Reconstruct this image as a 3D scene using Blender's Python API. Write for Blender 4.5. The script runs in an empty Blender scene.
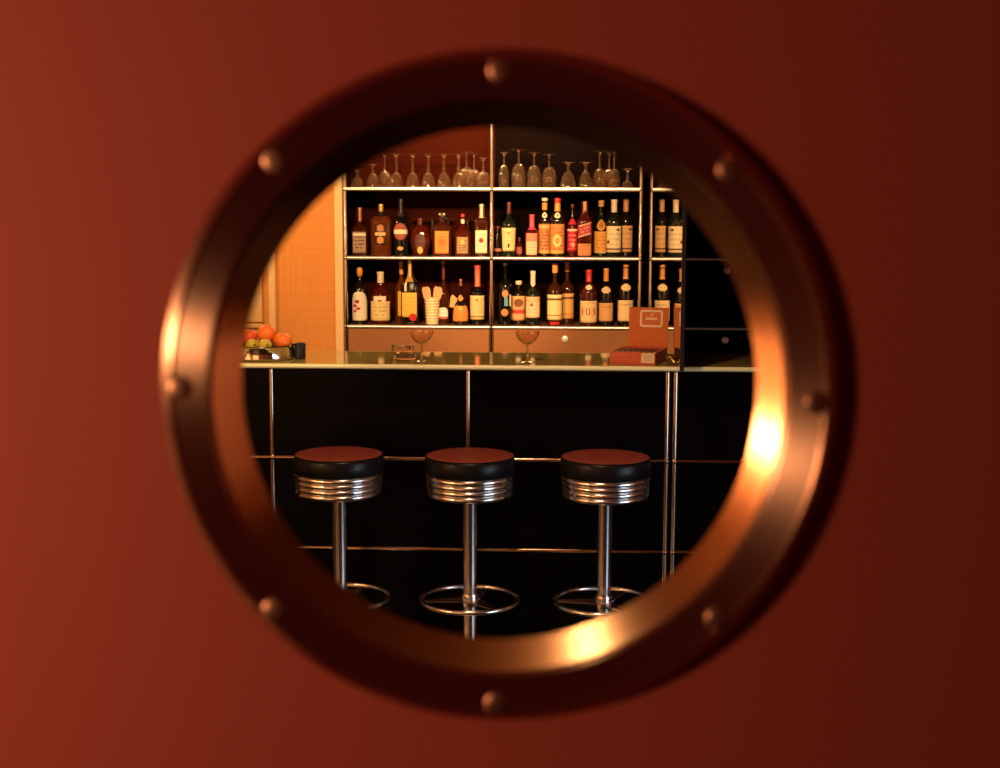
import bpy, math, random
from mathutils import Vector, Matrix
random.seed(7)
S = bpy.context.scene
COL = S.collection
PI = math.pi

# ------------------------------------------------------------------ camera
FPX = 1371.0
EYE = Vector((0.0, -5.14, 1.625))
PITCH = math.atan(171.0 / FPX)
YAW = math.atan(60.0 / FPX * math.cos(PITCH))
cam_d = bpy.data.cameras.new('camera')
cam = bpy.data.objects.new('camera', cam_d)
COL.objects.link(cam)
cam.location = EYE
cam.rotation_mode = 'XYZ'
cam.rotation_euler = (Matrix.Rotation(YAW, 3, 'Z') @ Matrix.Rotation(PI / 2 - PITCH, 3, 'X') @ Matrix.Rotation(0.0031, 3, 'Z')).to_euler()
cam_d.sensor_width = 36.0
cam_d.lens = FPX * 36.0 / 1000.0
cam_d.clip_start = 0.05
cam_d.dof.use_dof = True
cam_d.dof.focus_distance = 5.9
cam_d.dof.aperture_fstop = 49.4 / 7.6
S.camera = cam
_R = cam.rotation_euler.to_matrix()
_rt, _up, _fw = _R @ Vector((1, 0, 0)), _R @ Vector((0, 1, 0)), _R @ Vector((0, 0, -1))


def at(px, py, y):
    """point of the place on the plane of depth y seen at that point of the photograph"""
    d = _fw * FPX + _rt * (px - 500.0) + _up * (384.0 - py)
    t = (y - EYE.y) / d.y
    return EYE + d * t


def on_level(px, py, z):
    """the same on the level plane of height z"""
    d = _fw * FPX + _rt * (px - 500.0) + _up * (384.0 - py)
    return EYE + d * ((z - EYE.z) / d.z)


def ppm(x, y, z):
    return FPX / (Vector((x, y, z)) - EYE).dot(_fw)


# ------------------------------------------------------------------ materials
MATS = {}


def pm(name, color, rough=0.5, metal=0.0, spec=0.5, trans=0.0, ior=1.45, coat=0.0, aniso=0.0):
    if name in MATS:
        return MATS[name]
    m = bpy.data.materials.new(name)
    m.use_nodes = True
    b = m.node_tree.nodes['Principled BSDF']
    b.inputs['Base Color'].default_value = (*color, 1)
    b.inputs['Roughness'].default_value = rough
    b.inputs['Metallic'].default_value = metal
    b.inputs['Specular IOR Level'].default_value = spec
    b.inputs['Transmission Weight'].default_value = trans
    b.inputs['IOR'].default_value = ior
    b.inputs['Coat Weight'].default_value = coat
    b.inputs['Anisotropic'].default_value = aniso
    MATS[name] = m
    return m


class NT:
    def __init__(s, m):
        s.t = m.node_tree
        s.b = s.t.nodes['Principled BSDF']

    def n(s, ty, **kw):
        x = s.t.nodes.new(ty)
        for k, v in kw.items():
            setattr(x, k, v)
        return x

    def l(s, a, b):
        s.t.links.new(a, b)

    def m(s, op, a, b=None, c=None):
        x = s.n('ShaderNodeMath', operation=op)
        for i, v in enumerate((a, b, c)):
            if v is None:
                continue
            if isinstance(v, (int, float)):
                x.inputs[i].default_value = v
            else:
                s.l(v, x.inputs[i])
        return x.outputs[0]

    def mix(s, f, a, b):
        x = s.n('ShaderNodeMix', data_type='RGBA')
        for sock, v in ((x.inputs[0], f), (x.inputs[6], a), (x.inputs[7], b)):
            if isinstance(v, tuple):
                sock.default_value = (*v, 1)
            elif isinstance(v, (int, float)):
                sock.default_value = v
            else:
                s.l(v, sock)
        return x.outputs[2]

    def band(s, v, lo, hi):
        return s.m('MULTIPLY', s.m('GREATER_THAN', v, lo), s.m('LESS_THAN', v, hi))

    def oval(s, u, v, cx, cy, rx, ry):
        a = s.m('DIVIDE', s.m('SUBTRACT', u, cx), rx)
        b = s.m('DIVIDE', s.m('SUBTRACT', v, cy), ry)
        return s.m('LESS_THAN', s.m('ADD', s.m('MULTIPLY', a, a), s.m('MULTIPLY', b, b)), 1.0)


def noisy(name, color, color2, scale=20, rough=0.5, metal=0.0, spec=0.5, bump=0.0, detail=3, stretch=(1, 1, 1)):
    """plain surface with a small natural variation of its own colour and relief"""
    if name in MATS:
        return MATS[name]
    m = pm(name, color, rough, metal, spec)
    t = NT(m)
    co = t.n('ShaderNodeTexCoord')
    mp = t.n('ShaderNodeMapping')
    mp.inputs['Scale'].default_value = stretch
    t.l(co.outputs['Object'], mp.inputs[0])
    nz = t.n('ShaderNodeTexNoise')
    nz.inputs['Scale'].default_value = scale
    nz.inputs['Detail'].default_value = detail
    t.l(mp.outputs[0], nz.inputs['Vector'])
    t.l(t.mix(nz.outputs[0], color, color2), t.b.inputs['Base Color'])
    if bump:
        bp = t.n('ShaderNodeBump')
        bp.inputs['Strength'].default_value = bump
        bp.inputs['Distance'].default_value = 0.002
        t.l(nz.outputs[0], bp.inputs['Height'])
        t.l(bp.outputs[0], t.b.inputs['Normal'])
    return m


def label_mat(name, paper, ink, lines=7, ovals=(), bands=(), text=0.5, rect=(0.14, 0.86, 0.1, 0.9), seed=0.0):
    """printed paper label: rows of small print, ovals and bands, in the label's own UV"""
    if name in MATS:
        return MATS[name]
    m = pm(name, paper, 0.55, 0, 0.3)
    t = NT(m)
    uv = t.n('ShaderNodeUVMap')
    sp = t.n('ShaderNodeSeparateXYZ')
    t.l(uv.outputs[0], sp.inputs[0])
    u, v = sp.outputs[0], sp.outputs[1]
    col = paper
    if text > 0:
        vn = t.m('MULTIPLY', v, float(lines))
        row = t.m('FLOOR', vn)
        fr = t.m('FRACT', vn)
        cx = t.n('ShaderNodeCombineXYZ')
        t.l(t.m('MULTIPLY', u, 9.0), cx.inputs[0])
        t.l(t.m('MULTIPLY', row, 7.31), cx.inputs[1])
        cx.inputs[2].default_value = seed
        nz = t.n('ShaderNodeTexNoise')
        nz.inputs['Scale'].default_value = 1.0
        nz.inputs['Detail'].default_value = 1.0
        t.l(cx.outputs[0], nz.inputs['Vector'])
        k = t.m('MULTIPLY', t.m('GREATER_THAN', nz.outputs[0], 0.47), t.band(fr, 0.3, 0.72))
        k = t.m('MULTIPLY', k, t.m('MULTIPLY', t.band(u, rect[0], rect[1]), t.band(v, rect[2], rect[3])))
        col = t.mix(t.m('MULTIPLY', k, text), paper, ink)
    for (lo, hi, c) in bands:
        col = t.mix(t.band(v, lo, hi), col, c)
    for (cx_, cy_, rx, ry, c) in ovals:
        col = t.mix(t.oval(u, v, cx_, cy_, rx, ry), col, c)
    if not isinstance(col, tuple):
        t.l(col, t.b.inputs['Base Color'])
    return m


CHROME = noisy('chrome', (0.82, 0.80, 0.78), (0.74, 0.72, 0.70), 40, 0.12, 1.0)
STOOL_CHROME = noisy('stool_chrome', (0.86, 0.84, 0.82), (0.78, 0.76, 0.74), 40, 0.19, 1.0)
SATIN_CHROME = noisy('satin_chrome', (0.86, 0.80, 0.76), (0.76, 0.71, 0.68), 60, 0.42, 1.0)
BLACK_PANEL = noisy('black_lacquered_steel', (0.0022, 0.002, 0.002), (0.003, 0.0025, 0.0025), 8, 0.2, 0.0, 0.05)
BEIGE_PANEL = noisy('beige_lacquered_steel', (0.34, 0.145, 0.058), (0.30, 0.125, 0.048), 5, 0.35, 0.0, 0.3)
SHELF_PANEL = noisy('brown_shelf_steel', (0.20, 0.11, 0.07), (0.17, 0.09, 0.055), 6, 0.3)
MAROON_PANEL = noisy('maroon_back_steel', (0.034, 0.006, 0.003), (0.026, 0.0045, 0.002), 6, 0.7, 0, 0.0)
DARK_PANEL = noisy('dark_back_steel', (0.005, 0.003, 0.003), (0.004, 0.002, 0.002), 6, 0.7, 0, 0.0)
GLASS = pm('glow_tinted_glass', (1.0, 0.74, 0.48), 0.02, 0, 0.7, 0.95, 1.48)  # warm glow of the lit glassware put into an orange, slightly diffuse tint
COUNTER = noisy('dark_green_glass_top', (0.34, 0.28, 0.08), (0.30, 0.25, 0.07), 3, 0.05, 0, 0.75)
GLASS_EDGE = noisy('pale_green_glass_edge', (0.76, 0.80, 0.45), (0.70, 0.74, 0.40), 9, 0.3, 0, 0.5)
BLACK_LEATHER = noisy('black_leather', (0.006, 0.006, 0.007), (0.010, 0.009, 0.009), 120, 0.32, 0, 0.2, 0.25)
RED_LIT_LEATHER = noisy('red_lit_leather', (0.24, 0.055, 0.035), (0.19, 0.042, 0.028), 120, 0.42, 0, 0.4, 0.25)  # red light on the black leather painted in as red-brown
BLACK_PLASTIC = noisy('black_plastic', (0.006, 0.005, 0.005), (0.01, 0.008, 0.008), 30, 0.4)
WHITE_LOCK = noisy('pale_lock_metal', (0.9, 0.86, 0.8), (0.8, 0.76, 0.7), 60, 0.35, 0.3)
BRASS = noisy('brass', (0.62, 0.42, 0.14), (0.5, 0.33, 0.1), 40, 0.25, 1.0)
RED_WALL = noisy('red_painted_wall', (0.42, 0.062, 0.042), (0.40, 0.058, 0.040), 3, 0.62, 0, 0.25)
ROOM_DARK = noisy('dark_brown_plaster', (0.10, 0.05, 0.03), (0.085, 0.042, 0.026), 3, 0.8, 0, 0.2)
WARM_PLASTER = noisy('warm_plaster', (0.60, 0.30, 0.13), (0.55, 0.27, 0.115), 2, 0.8, 0, 0.2)
FLOOR_DARK = noisy('black_stone_floor', (0.006, 0.005, 0.005), (0.012, 0.009, 0.008), 4, 0.25, 0, 0.3)
PINE_TRIM = noisy('pale_wood_trim', (0.80, 0.56, 0.28), (0.74, 0.49, 0.23), 6, 0.5, 0, 0.4, stretch=(8, 8, 0.6))
MIRROR = pm('silvered_mirror', (0.86, 0.84, 0.82), 0.01, 1.0)


def grasscloth():
    m = pm('orange_grasscloth', (0.62, 0.27, 0.07), 0.75, 0, 0.2)
    t = NT(m)
    co = t.n('ShaderNodeTexCoord')
    c = []
    for sc, st in ((1.0, (3, 3, 160)), (1.0, (120, 120, 4))):
        mp = t.n('ShaderNodeMapping')
        mp.inputs['Scale'].default_value = st
        t.l(co.outputs['Object'], mp.inputs[0])
        nz = t.n('ShaderNodeTexNoise')
        nz.inputs['Scale'].default_value = sc
        t.l(mp.outputs[0], nz.inputs['Vector'])
        c.append(nz.outputs[0])
    f = t.m('ADD', t.m('MULTIPLY', c[0], 0.5), t.m('MULTIPLY', c[1], 0.5))
    t.l(t.mix(f, (0.50, 0.19, 0.04), (0.72, 0.34, 0.10)), t.b.inputs['Base Color'])
    return m


GRASSCLOTH = grasscloth()


def turned_metal(name, color, rough, aniso, axis='Y'):
    m = pm(name, color, rough, 1.0, aniso=aniso)
    t = NT(m)
    tg = t.n('ShaderNodeTangent', direction_type='RADIAL', axis=axis)
    t.l(tg.outputs[0], t.b.inputs['Tangent'])
    t.b.inputs['Anisotropic Rotation'].default_value = 0.25
    co = t.n('ShaderNodeTexCoord')
    ln = t.n('ShaderNodeVectorMath', operation='LENGTH')
    mp = t.n('ShaderNodeMapping')
    mp.inputs['Scale'].default_value = (1, 0, 1)
    t.l(co.outputs['Object'], mp.inputs[0])
    t.l(mp.outputs[0], ln.inputs[0])
    nz = t.n('ShaderNodeTexNoise', noise_dimensions='1D')
    nz.inputs['Scale'].default_value = 900
    t.l(ln.outputs['Value'], nz.inputs['W'])
    t.l(t.m('ADD', t.m('MULTIPLY', nz.outputs[0], 0.1), rough - 0.05), t.b.inputs['Roughness'])
    return m


FLANGE_METAL = turned_metal('turned_bronze_flange', (0.80, 0.40, 0.26), 0.34, 1.0)
BEVEL_METAL = turned_metal('turned_bronze_bevel', (0.80, 0.40, 0.22), 0.21, 0.0)
RIVET_METAL = noisy('rivet_bronze', (0.60, 0.26, 0.17), (0.54, 0.23, 0.15), 90, 0.42, 1.0)


# ------------------------------------------------------------------ mesh helpers
class MB:
    def __init__(s):
        s.v, s.f, s.mi, s.uv = [], [], [], {}

    def add(s, vs, fs, mi=0):
        o = len(s.v)
        s.v += [tuple(v) for v in vs]
        for f in fs:
            s.f.append(tuple(i + o for i in f))
            s.mi.append(mi)
        return o

    def box(s, x0, x1, y0, y1, z0, z1, mi=0, b=0.0):
        if b <= 0:
            vs = [(x, y, z) for z in (z0, z1) for y in (y0, y1) for x in (x0, x1)]
            s.add(vs, [(0, 2, 3, 1), (4, 5, 7, 6), (0, 1, 5, 4), (2, 6, 7, 3), (0, 4, 6, 2), (1, 3, 7, 5)], mi)
        else:  # chamfered box
            vs, idx = [], {}
            for sx, X in ((0, x0), (1, x1)):
                for sy, Y in ((0, y0), (1, y1)):
                    for sz, Z in ((0, z0), (1, z1)):
                        dx, dy, dz = (b if sx == 0 else -b), (b if sy == 0 else -b), (b if sz == 0 else -b)
                        for k, p in enumerate(((X, Y + dy, Z + dz), (X + dx, Y, Z + dz), (X + dx, Y + dy, Z))):
                            idx[(sx, sy, sz, k)] = len(vs)
                            vs.append(p)
            I = lambda a, b_, c, k: idx[(a, b_, c, k)]
            fs = []
            for a in (0, 1):
                fs.append([I(a, 0, 0, 0), I(a, 1, 0, 0), I(a, 1, 1, 0), I(a, 0, 1, 0)])
                fs.append([I(0, a, 0, 1), I(1, a, 0, 1), I(1, a, 1, 1), I(0, a, 1, 1)])
                fs.append([I(0, 0, a, 2), I(1, 0, a, 2), I(1, 1, a, 2), I(0, 1, a, 2)])
            for a in (0, 1):
                for c in (0, 1):
                    fs.append([I(a, c, 0, 0), I(a, c, 1, 0), I(a, c, 1, 1), I(a, c, 0, 1)])
                    fs.append([I(a, 0, c, 0), I(a, 1, c, 0), I(a, 1, c, 2), I(a, 0, c, 2)])
                    fs.append([I(0, a, c, 1), I(1, a, c, 1), I(1, a, c, 2), I(0, a, c, 2)])
            for a in (0, 1):
                for c in (0, 1):
                    for d in (0, 1):
                        fs.append([I(a, c, d, 0), I(a, c, d, 1), I(a, c, d, 2)])
            s.add(vs, fs, mi)
        return s

    def lathe(s, prof, n=40, p=2.0, sx=1.0, sy=1.0, mi=0, closed=False, c=(0, 0, 0)):
        """revolve (r, z) about z; p: superellipse power; r == 0 ends close the shape"""
        rows = []
        for (r, z) in prof:
            if r <= 1e-7:
                rows.append([len(s.v)])
                s.v.append((c[0], c[1], c[2] + z))
            else:
                st = len(s.v)
                for k in range(n):
                    a = 2 * PI * k / n
                    q = sup(a, p)
                    s.v.append((c[0] + r * q * math.sin(a) * sx, c[1] - r * q * math.cos(a) * sy, c[2] + z))
                rows.append(list(range(st, st + n)))
        pairs = list(zip(rows, rows[1:])) + ([(rows[-1], rows[0])] if closed else [])
        for A, B in pairs:
            if len(A) == 1 and len(B) == 1:
                continue
            for k in range(n):
                k2 = (k + 1) % n
                if len(A) == 1:
                    s.f.append((A[0], B[k2], B[k]))
                elif len(B) == 1:
                    s.f.append((A[k], A[k2], B[0]))
                else:
                    s.f.append((A[k], A[k2], B[k2], B[k]))
                s.mi.append(mi)
        return s

    def tube(s, pts, r, n=12, cap=True, mi=0, closed=False):
        pts = [Vector(p) for p in pts]
        N = len(pts)
        rr = r if isinstance(r, (list, tuple)) else [r] * N
        ref = Vector((0.0123, 0.017, 1)).normalized()
        rings = []
        for i in range(N):
            if closed:
                t = pts[(i + 1) % N] - pts[i - 1]
            else:
                t = pts[min(i + 1, N - 1)] - pts[max(i - 1, 0)]
            t.normalize()
            u = ref.cross(t)
            if u.length < 0.05:
                u = Vector((1, 0, 0)).cross(t)
            u.normalize()
            w = t.cross(u)
            st = len(s.v)
            for k in range(n):
                a = 2 * PI * k / n
                s.v.append(tuple(pts[i] + (u * math.cos(a) + w * math.sin(a)) * rr[i]))
            rings.append(st)
        for i in range(N if closed else N - 1):
            a, b = rings[i], rings[(i + 1) % N]
            for k in range(n):
                k2 = (k + 1) % n
                s.f.append((a + k, a + k2, b + k2, b + k))
                s.mi.append(mi)
        if cap and not closed:
            for st, rev in ((rings[0], True), (rings[-1], False)):
                f = tuple(range(st, st + n))
                s.f.append(f[::-1] if rev else f)
                s.mi.append(mi)
        return s

    def prism(s, pts, y0, y1, mi=0):
        """outline of (x, z) points given depth along y"""
        n = len(pts)
        o = s.add([(x, y0, z) for x, z in pts] + [(x, y1, z) for x, z in pts], [], mi)
        s.f += [tuple(o + i for i in range(n)), tuple(o + n + i for i in reversed(range(n)))]
        s.mi += [mi, mi]
        for i in range(n):
            j = (i + 1) % n
            s.f.append((o + i, o + n + i, o + n + j, o + j))
            s.mi.append(mi)
        return s

    def ball(s, c, r, nu=20, nv=12, sc=(1, 1, 1), mi=0):
        prof = [(r * math.sin(PI * i / nv), -r * math.cos(PI * i / nv)) for i in range(nv + 1)]
        prof[0] = (0, -r)
        prof[-1] = (0, r)
        o = len(s.v)
        s.lathe(prof, nu, mi=mi)
        for i in range(o, len(s.v)):
            v = s.v[i]
            s.v[i] = (c[0] + v[0] * sc[0], c[1] + v[1] * sc[1], c[2] + v[2] * sc[2])
        return s

    def build(s, name, mat, parent=None, smooth=35, uvs=None):
        me = bpy.data.meshes.new(name)
        me.from_pydata(s.v, [], s.f)
        for m in (mat if isinstance(mat, (list, tuple)) else [mat]):
            me.materials.append(m)
        for p, mi in zip(me.polygons, s.mi):
            p.material_index = mi
        if uvs:
            ul = me.uv_layers.new(name='UVMap')
            for lp in me.loops:
                ul.data[lp.index].uv = uvs[lp.vertex_index]
        import bmesh
        bm = bmesh.new()
        bm.from_mesh(me)
        bmesh.ops.recalc_face_normals(bm, faces=bm.faces)
        for e in bm.edges:
            if len(e.link_faces) == 2:
                e.smooth = e.calc_face_angle(0) < math.radians(smooth)
        for f in bm.faces:
            f.smooth = True
        bm.to_mesh(me)
        bm.free()
        o = bpy.data.objects.new(name, me)
        COL.objects.link(o)
        if parent is not None:
            o.parent = parent
        return o


def sup(a, p):
    if p == 2.0:
        return 1.0
    return 1.0 / (abs(math.sin(a)) ** p + abs(math.cos(a)) ** p) ** (1.0 / p)


def thing(name, label, cat, loc=(0, 0, 0), rz=0.0, group=None):
    o = bpy.data.objects.new(name, None)
    o.empty_display_size = 0.05
    COL.objects.link(o)
    o.location = loc
    o.rotation_euler = (0, 0, rz)
    return tag(o, label, cat, group)


def tag(o, label, cat, group=None):
    o['label'] = label
    o['category'] = cat
    if group:
        o['group'] = group
    return o


def struct(o):
    o['kind'] = 'structure'
    return o


def dup(root, loc, label, rz=None, group=None):
    r = root.copy()
    COL.objects.link(r)
    r.location = loc
    if rz is not None:
        r.rotation_euler = (0, 0, rz)
    r['label'] = label
    if group:
        r['group'] = group
    for ch in list(root.children):
        c = ch.copy()
        COL.objects.link(c)
        c.parent = r
        for g in list(ch.children):
            d = g.copy()
            COL.objects.link(d)
            d.parent = c
    return r


# ------------------------------------------------------------------ porthole wall
WALL_F, WALL_B = -4.340, -4.322
FR = -4.349                                   # front face of the ring
pc = at(495, 396, FR)                         # centre of the ring
PX, PZ = pc.x, pc.z
k_ = ppm(PX, FR, PZ)
R_OUT, R_LIP, R_IN = 341 / k_, 329 / k_, 290 / k_
Y_BACK = -4.318
R_OPEN = 257.5 / ppm(PX, Y_BACK, PZ)
R_HOLE = R_IN + 0.004


def wall_with_hole(x0, x1, z0, z1, cx, cz, r, y0, y1):
    ang = [2 * PI * i / 96 for i in range(96)]
    for X in (x0, x1):
        for Z in (z0, z1):
            ang.append(math.atan2(Z - cz, X - cx) % (2 * PI))
    ang = sorted(set(ang))
    mb = MB()
    inn, out = [], []
    for a in ang:
        c, s_ = math.cos(a), math.sin(a)
        t = min(((x1 - cx) / c if c > 1e-9 else (x0 - cx) / c if c < -1e-9 else 1e9),
                ((z1 - cz) / s_ if s_ > 1e-9 else (z0 - cz) / s_ if s_ < -1e-9 else 1e9))
        inn.append((cx + r * c, cz + r * s_))
        out.append((cx + t * c, cz + t * s_))
    n = len(ang)
    vs = [(x, y0, z) for x, z in inn] + [(x, y0, z) for x, z in out] + [(x, y1, z) for x, z in inn] + [(x, y1, z) for x, z in out]
    front, back, side = [], [], []
    for i in range(n):
        j = (i + 1) % n
        front.append((i, j, n + j, n + i))
        back.append((2 * n + i, 3 * n + i, 3 * n + j, 2 * n + j))
        side.append((i, 2 * n + i, 2 * n + j, j))
        side.append((n + i, n + j, 3 * n + j, 3 * n + i))
    o = mb.add(vs, front, 0)
    for f in back:
        mb.f.append(f)
        mb.mi.append(1)
    for f in side:
        mb.f.append(f)
        mb.mi.append(0)
    return mb


struct(wall_with_hole(-3.0, 3.0, 0, 2.7, PX, PZ, R_HOLE, WALL_F, WALL_B).build('wall_front', [RED_WALL, WARM_PLASTER]))

port = thing('porthole', 'round bronze porthole ring with domed rivets set in the red wall', 'porthole', (PX, FR, PZ))


def ring_y(prof, n=128):
    """revolve (r, y) about the y axis through the porthole's centre, closed section"""
    mb = MB()
    mb.lathe([(r, -y) for r, y in prof], n, closed=True)
    mb.v = [(x, -z, y) for x, y, z in mb.v]
    return mb


W = WALL_F - FR
ring_y([(R_OUT, W), (R_OUT, W - 0.002), (R_LIP + 0.0012, 0.0006), (R_LIP - 0.0004, 0.0),
        (R_LIP - 0.001, 0.0012), (R_LIP - 0.002, 0.0014),
        (R_IN + 0.0035, 0.0014), (R_IN + 0.0012, 0.0022), (R_IN, 0.004), (R_IN, W)]).build('flange', FLANGE_METAL, port, 25)
D = Y_BACK - FR
ring_y([(R_IN - 0.0002, 0.004), (R_IN - 0.0014, 0.0046), (R_OPEN + 0.0005, D - 0.001), (R_OPEN, D), (R_OPEN + 0.0012, D + 0.003), (R_IN + 0.02, D + 0.004),
        (R_IN + 0.02, D - 0.0042), (R_IN - 0.0002, D - 0.0042)]).build('bevelled_sleeve', BEVEL_METAL, port, 25)
for k, (px, py) in enumerate([(497, 67), (730, 165), (820, 402), (718, 622), (493, 705), (273, 607), (180, 387), (272, 161)]):
    q = at(px + 3, py + 1, FR) - Vector((PX, FR, PZ))
    q = q.normalized() * (320 / k_)
    mb = MB()
    rr = 0.0070
    prof = [(0, 0.0022)] + [(rr * math.sin(a * PI / 16), 0.0022 * math.cos(a * PI / 16) ** 0.8 if a < 8 else 0) for a in range(1, 9)] + [(rr, -0.002), (0, -0.002)]
    mb.lathe(prof, 28)
    mb.v = [(x + q.x, -z + 0.0014, y + q.z) for x, y, z in mb.v]
    mb.build('rivet', RIVET_METAL, port, 40)
gm = bpy.data.materials.new('clear_pane')
gm.use_nodes = True
gm.node_tree.nodes.remove(gm.node_tree.nodes['Principled BSDF'])
tb = gm.node_tree.nodes.new('ShaderNodeBsdfTransparent')
tb.inputs[0].default_value = (0.97, 0.96, 0.95, 1)
gm.node_tree.links.new(tb.outputs[0], gm.node_tree.nodes['Material Output'].inputs[0])
mb = MB()
mb.lathe([(0, 0), (R_OPEN + 0.004, 0), (R_OPEN + 0.004, 0.004), (0, 0.004)], 96)
mb.v = [(x, -z + D + 0.002, y) for x, y, z in mb.v]
mb.build('glass_pane', gm, port)

# ------------------------------------------------------------------ room shell
YB = 2.22
struct(MB().box(-3.0, 3.0, -7.0, YB + 0.1, -0.1, 0).build('floor', FLOOR_DARK))
struct(MB().box(-3.0, 3.0, WALL_B, YB + 0.1, 2.7, 2.8).build('ceiling', noisy('tan_plaster', (0.17, 0.08, 0.03), (0.15, 0.07, 0.027), 2, 0.8, 0, 0.2)))
struct(MB().box(-3.0, 3.0, YB, YB + 0.1, 0, 2.7).build('wall_back', GRASSCLOTH))
struct(MB().box(-3.1, -3.0, -7.0, YB + 0.1, 0, 2.7).build('wall_left', WARM_PLASTER))
struct(MB().box(3.0, 3.1, -7.0, YB + 0.1, 0, 2.7).build('wall_right', WARM_PLASTER))

XL = at(346, 300, 1.81).x
t0, t1 = at(335.0, 300, 1.80).x, XL - 0.012
struct(MB().box(t0, t1, 1.80, YB, 0, 2.7, b=0.004).build('trim_1', PINE_TRIM))
a0, a1 = at(268, 300, YB - 0.03).x, at(275.5, 300, YB - 0.03).x
struct(MB().box(a0, a1, YB - 0.03, YB, 0, 2.7, b=0.006).build('trim_2', PINE_TRIM))
mb = MB()
b1 = at(262, 300, YB - 0.02).x
zr = at(255, 326, YB - 0.02).z
struct(mb.box(-2.6, b1, YB - 0.018, YB, zr + 0.02, 2.7, b=0.004).build('trim_3', PINE_TRIM))
struct(MB().box(-2.6, b1, YB - 0.028, YB, zr - 0.012, zr + 0.012, b=0.004).build('trim_4', PINE_TRIM))
struct(MB().box(-2.6, b1, YB - 0.018, YB, 0, zr - 0.02, b=0.004).build('trim_5', PINE_TRIM))

# ------------------------------------------------------------------ tube furniture
TR = 0.0095
YF, SD = 1.81, 0.36                       # front plane and depth of the shelving


def joint(x, y, z, parent, mat=CHROME):
    MB().ball((x, y, z), 0.0128, 16, 10).build('ball_joint', mat, parent)


def rail(a, b, parent, mat):
    MB().tube([a, b], TR, 16).build('rail', mat, parent)


def post(x, y, z0, z1, parent, mat):
    MB().tube([(x, y, z0), (x, y, z1)], TR, 16).build('post', mat, parent)


def lock(parent, x, y, z, mat=WHITE_LOCK):
    mb = MB().lathe([(0, 0.012), (0.010, 0.0115), (0.0165, 0.008), (0.018, 0.0), (0, 0.0)], 24)
    mb.v = [(x + vx, y - vz, z + vy) for vx, vy, vz in mb.v]
    mb.build('door_lock', mat, parent)


ZS = [0.03, 0.35, 0.70, 1.047, 1.397, 1.742, 2.45]
XM, XR = at(491.5, 250, YF).x, at(640.3, 250, YF).x
SH_TOP = 0.008

shelving = thing('display_shelving', 'chrome tube shelving with two bays of bottles behind the bar', 'shelving', ((XL + XR) / 2, YF, 0))
ox = (XL + XR) / 2


def shelving_unit(root, xs, doors, backs, ox, shelves, rail_mat, door_mat):
    for x in xs:
        for yy in (YF, YF + SD):
            post(x - ox, yy - YF, 0.0, ZS[-1], root, rail_mat)
    for z in ZS[1:]:
        for xa, xb in zip(xs, xs[1:]):
            rail((xa - ox, 0, z), (xb - ox, 0, z), root, SATIN_CHROME if rail_mat is CHROME and z > 1 else rail_mat)
        for x in xs:
            rail((x - ox, 0, z), (x - ox, SD, z), root, rail_mat)
            joint(x - ox, 0, z, root)
    for i, (xa, xb) in enumerate(zip(xs, xs[1:])):
        for z in shelves:
            MB().box(xa - ox + 0.004, xb - ox - 0.004, 0.006, SD - 0.004, z - 0.007, z + SH_TOP - 0.001, b=0.002).build('shelf_board', SHELF_PANEL, root)
        MB().box(xa - ox + (0.0035 if xa == xs[0] else 0.0008), xb - ox - (0.0035 if xb == xs[-1] else 0.0008), SD - 0.024, SD - 0.016, 0.36, ZS[-1] - 0.01).build('back_panel', backs[i], root)
        for z in doors:
            d = MB().box(xa - ox + 0.011, xb - ox - 0.011, -0.004, 0.010, z - 0.339, z - 0.011, b=0.002).build('flap_door', door_mat, root)
            lock(d, (xa + xb) / 2 - ox, -0.004, z - 0.056)
    for x in (xs[0], xs[-1]):
        MB().box(x - ox - 0.003, x - ox + 0.003, 0.012, SD - 0.012, 0.36, ZS[-1] - 0.012).build('side_panel', BLACK_PANEL, root)


shelving_unit(shelving, [XL, XM, XR], [0.70, 1.047], [MAROON_PANEL, DARK_PANEL], ox, [0.35, 0.70, 1.047, 1.397, 1.742], CHROME, BEIGE_PANEL)

MX = 0.4275                                # mirror face
XR2 = XR + 0.060
shelf2 = thing('cabinet_unit', 'dark closed cabinet unit with round locks standing beyond the mirror', 'cabinet', (XR2, YF, 0))
shelving_unit(shelf2, [XR2, XR2 + 0.75, XR2 + 1.5], [0.70, 1.047, 1.397], [DARK_PANEL, DARK_PANEL], XR2, [0.35, 1.742, 2.45], CHROME, BLACK_PANEL)

# ------------------------------------------------------------------ bar counter
CT = 1.071                                 # top of the counter
BAR_CHROME = noisy('bronze_toned_bar_chrome', (0.52, 0.37, 0.25), (0.44, 0.31, 0.21), 40, 0.16, 1.0)  # darker, browner chrome for the bar tubes
bar = thing('bar_counter', 'long black bar counter of steel panels and chrome tubes with green glass top', 'bar counter', (0, 0, 0))
bx = [at(271.5, 400, 0).x - 0.752, at(271.5, 400, 0).x, at(468, 400, 0).x, at(667.2, 400, 0).x]
bx2 = [at(675.4, 400, 0).x, at(675.4, 400, 0).x + 0.75]
BZ = [1.042, 0.694, 0.342, 0.035]
for xs in (bx, bx2):
    for x in xs:
        post(x, 0, 0.0, 1.045, bar, BAR_CHROME)
        post(x, 0.34, 0.0, 1.045, bar, BAR_CHROME)
        for z in BZ[:3]:
            joint(x, 0, z, bar, BAR_CHROME)
    for xa, xb in zip(xs, xs[1:]):
        for z in BZ[:3]:
            rail((xa, 0, z), (xb, 0, z), bar, BAR_CHROME)
        for z1_, z0_ in zip(BZ, BZ[1:]):
            MB().box(xa + 0.010, xb - 0.010, -0.003, 0.006, (z0_ if z0_ > 0.1 else 0.0) + 0.010, z1_ - 0.010, b=0.0015).build('panel', BLACK_PANEL, bar)
        MB().box(xa + 0.01, xb - 0.01, 0.334, 0.342, 0.04, 1.04).build('rear_panel', BLACK_PANEL, bar)
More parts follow.
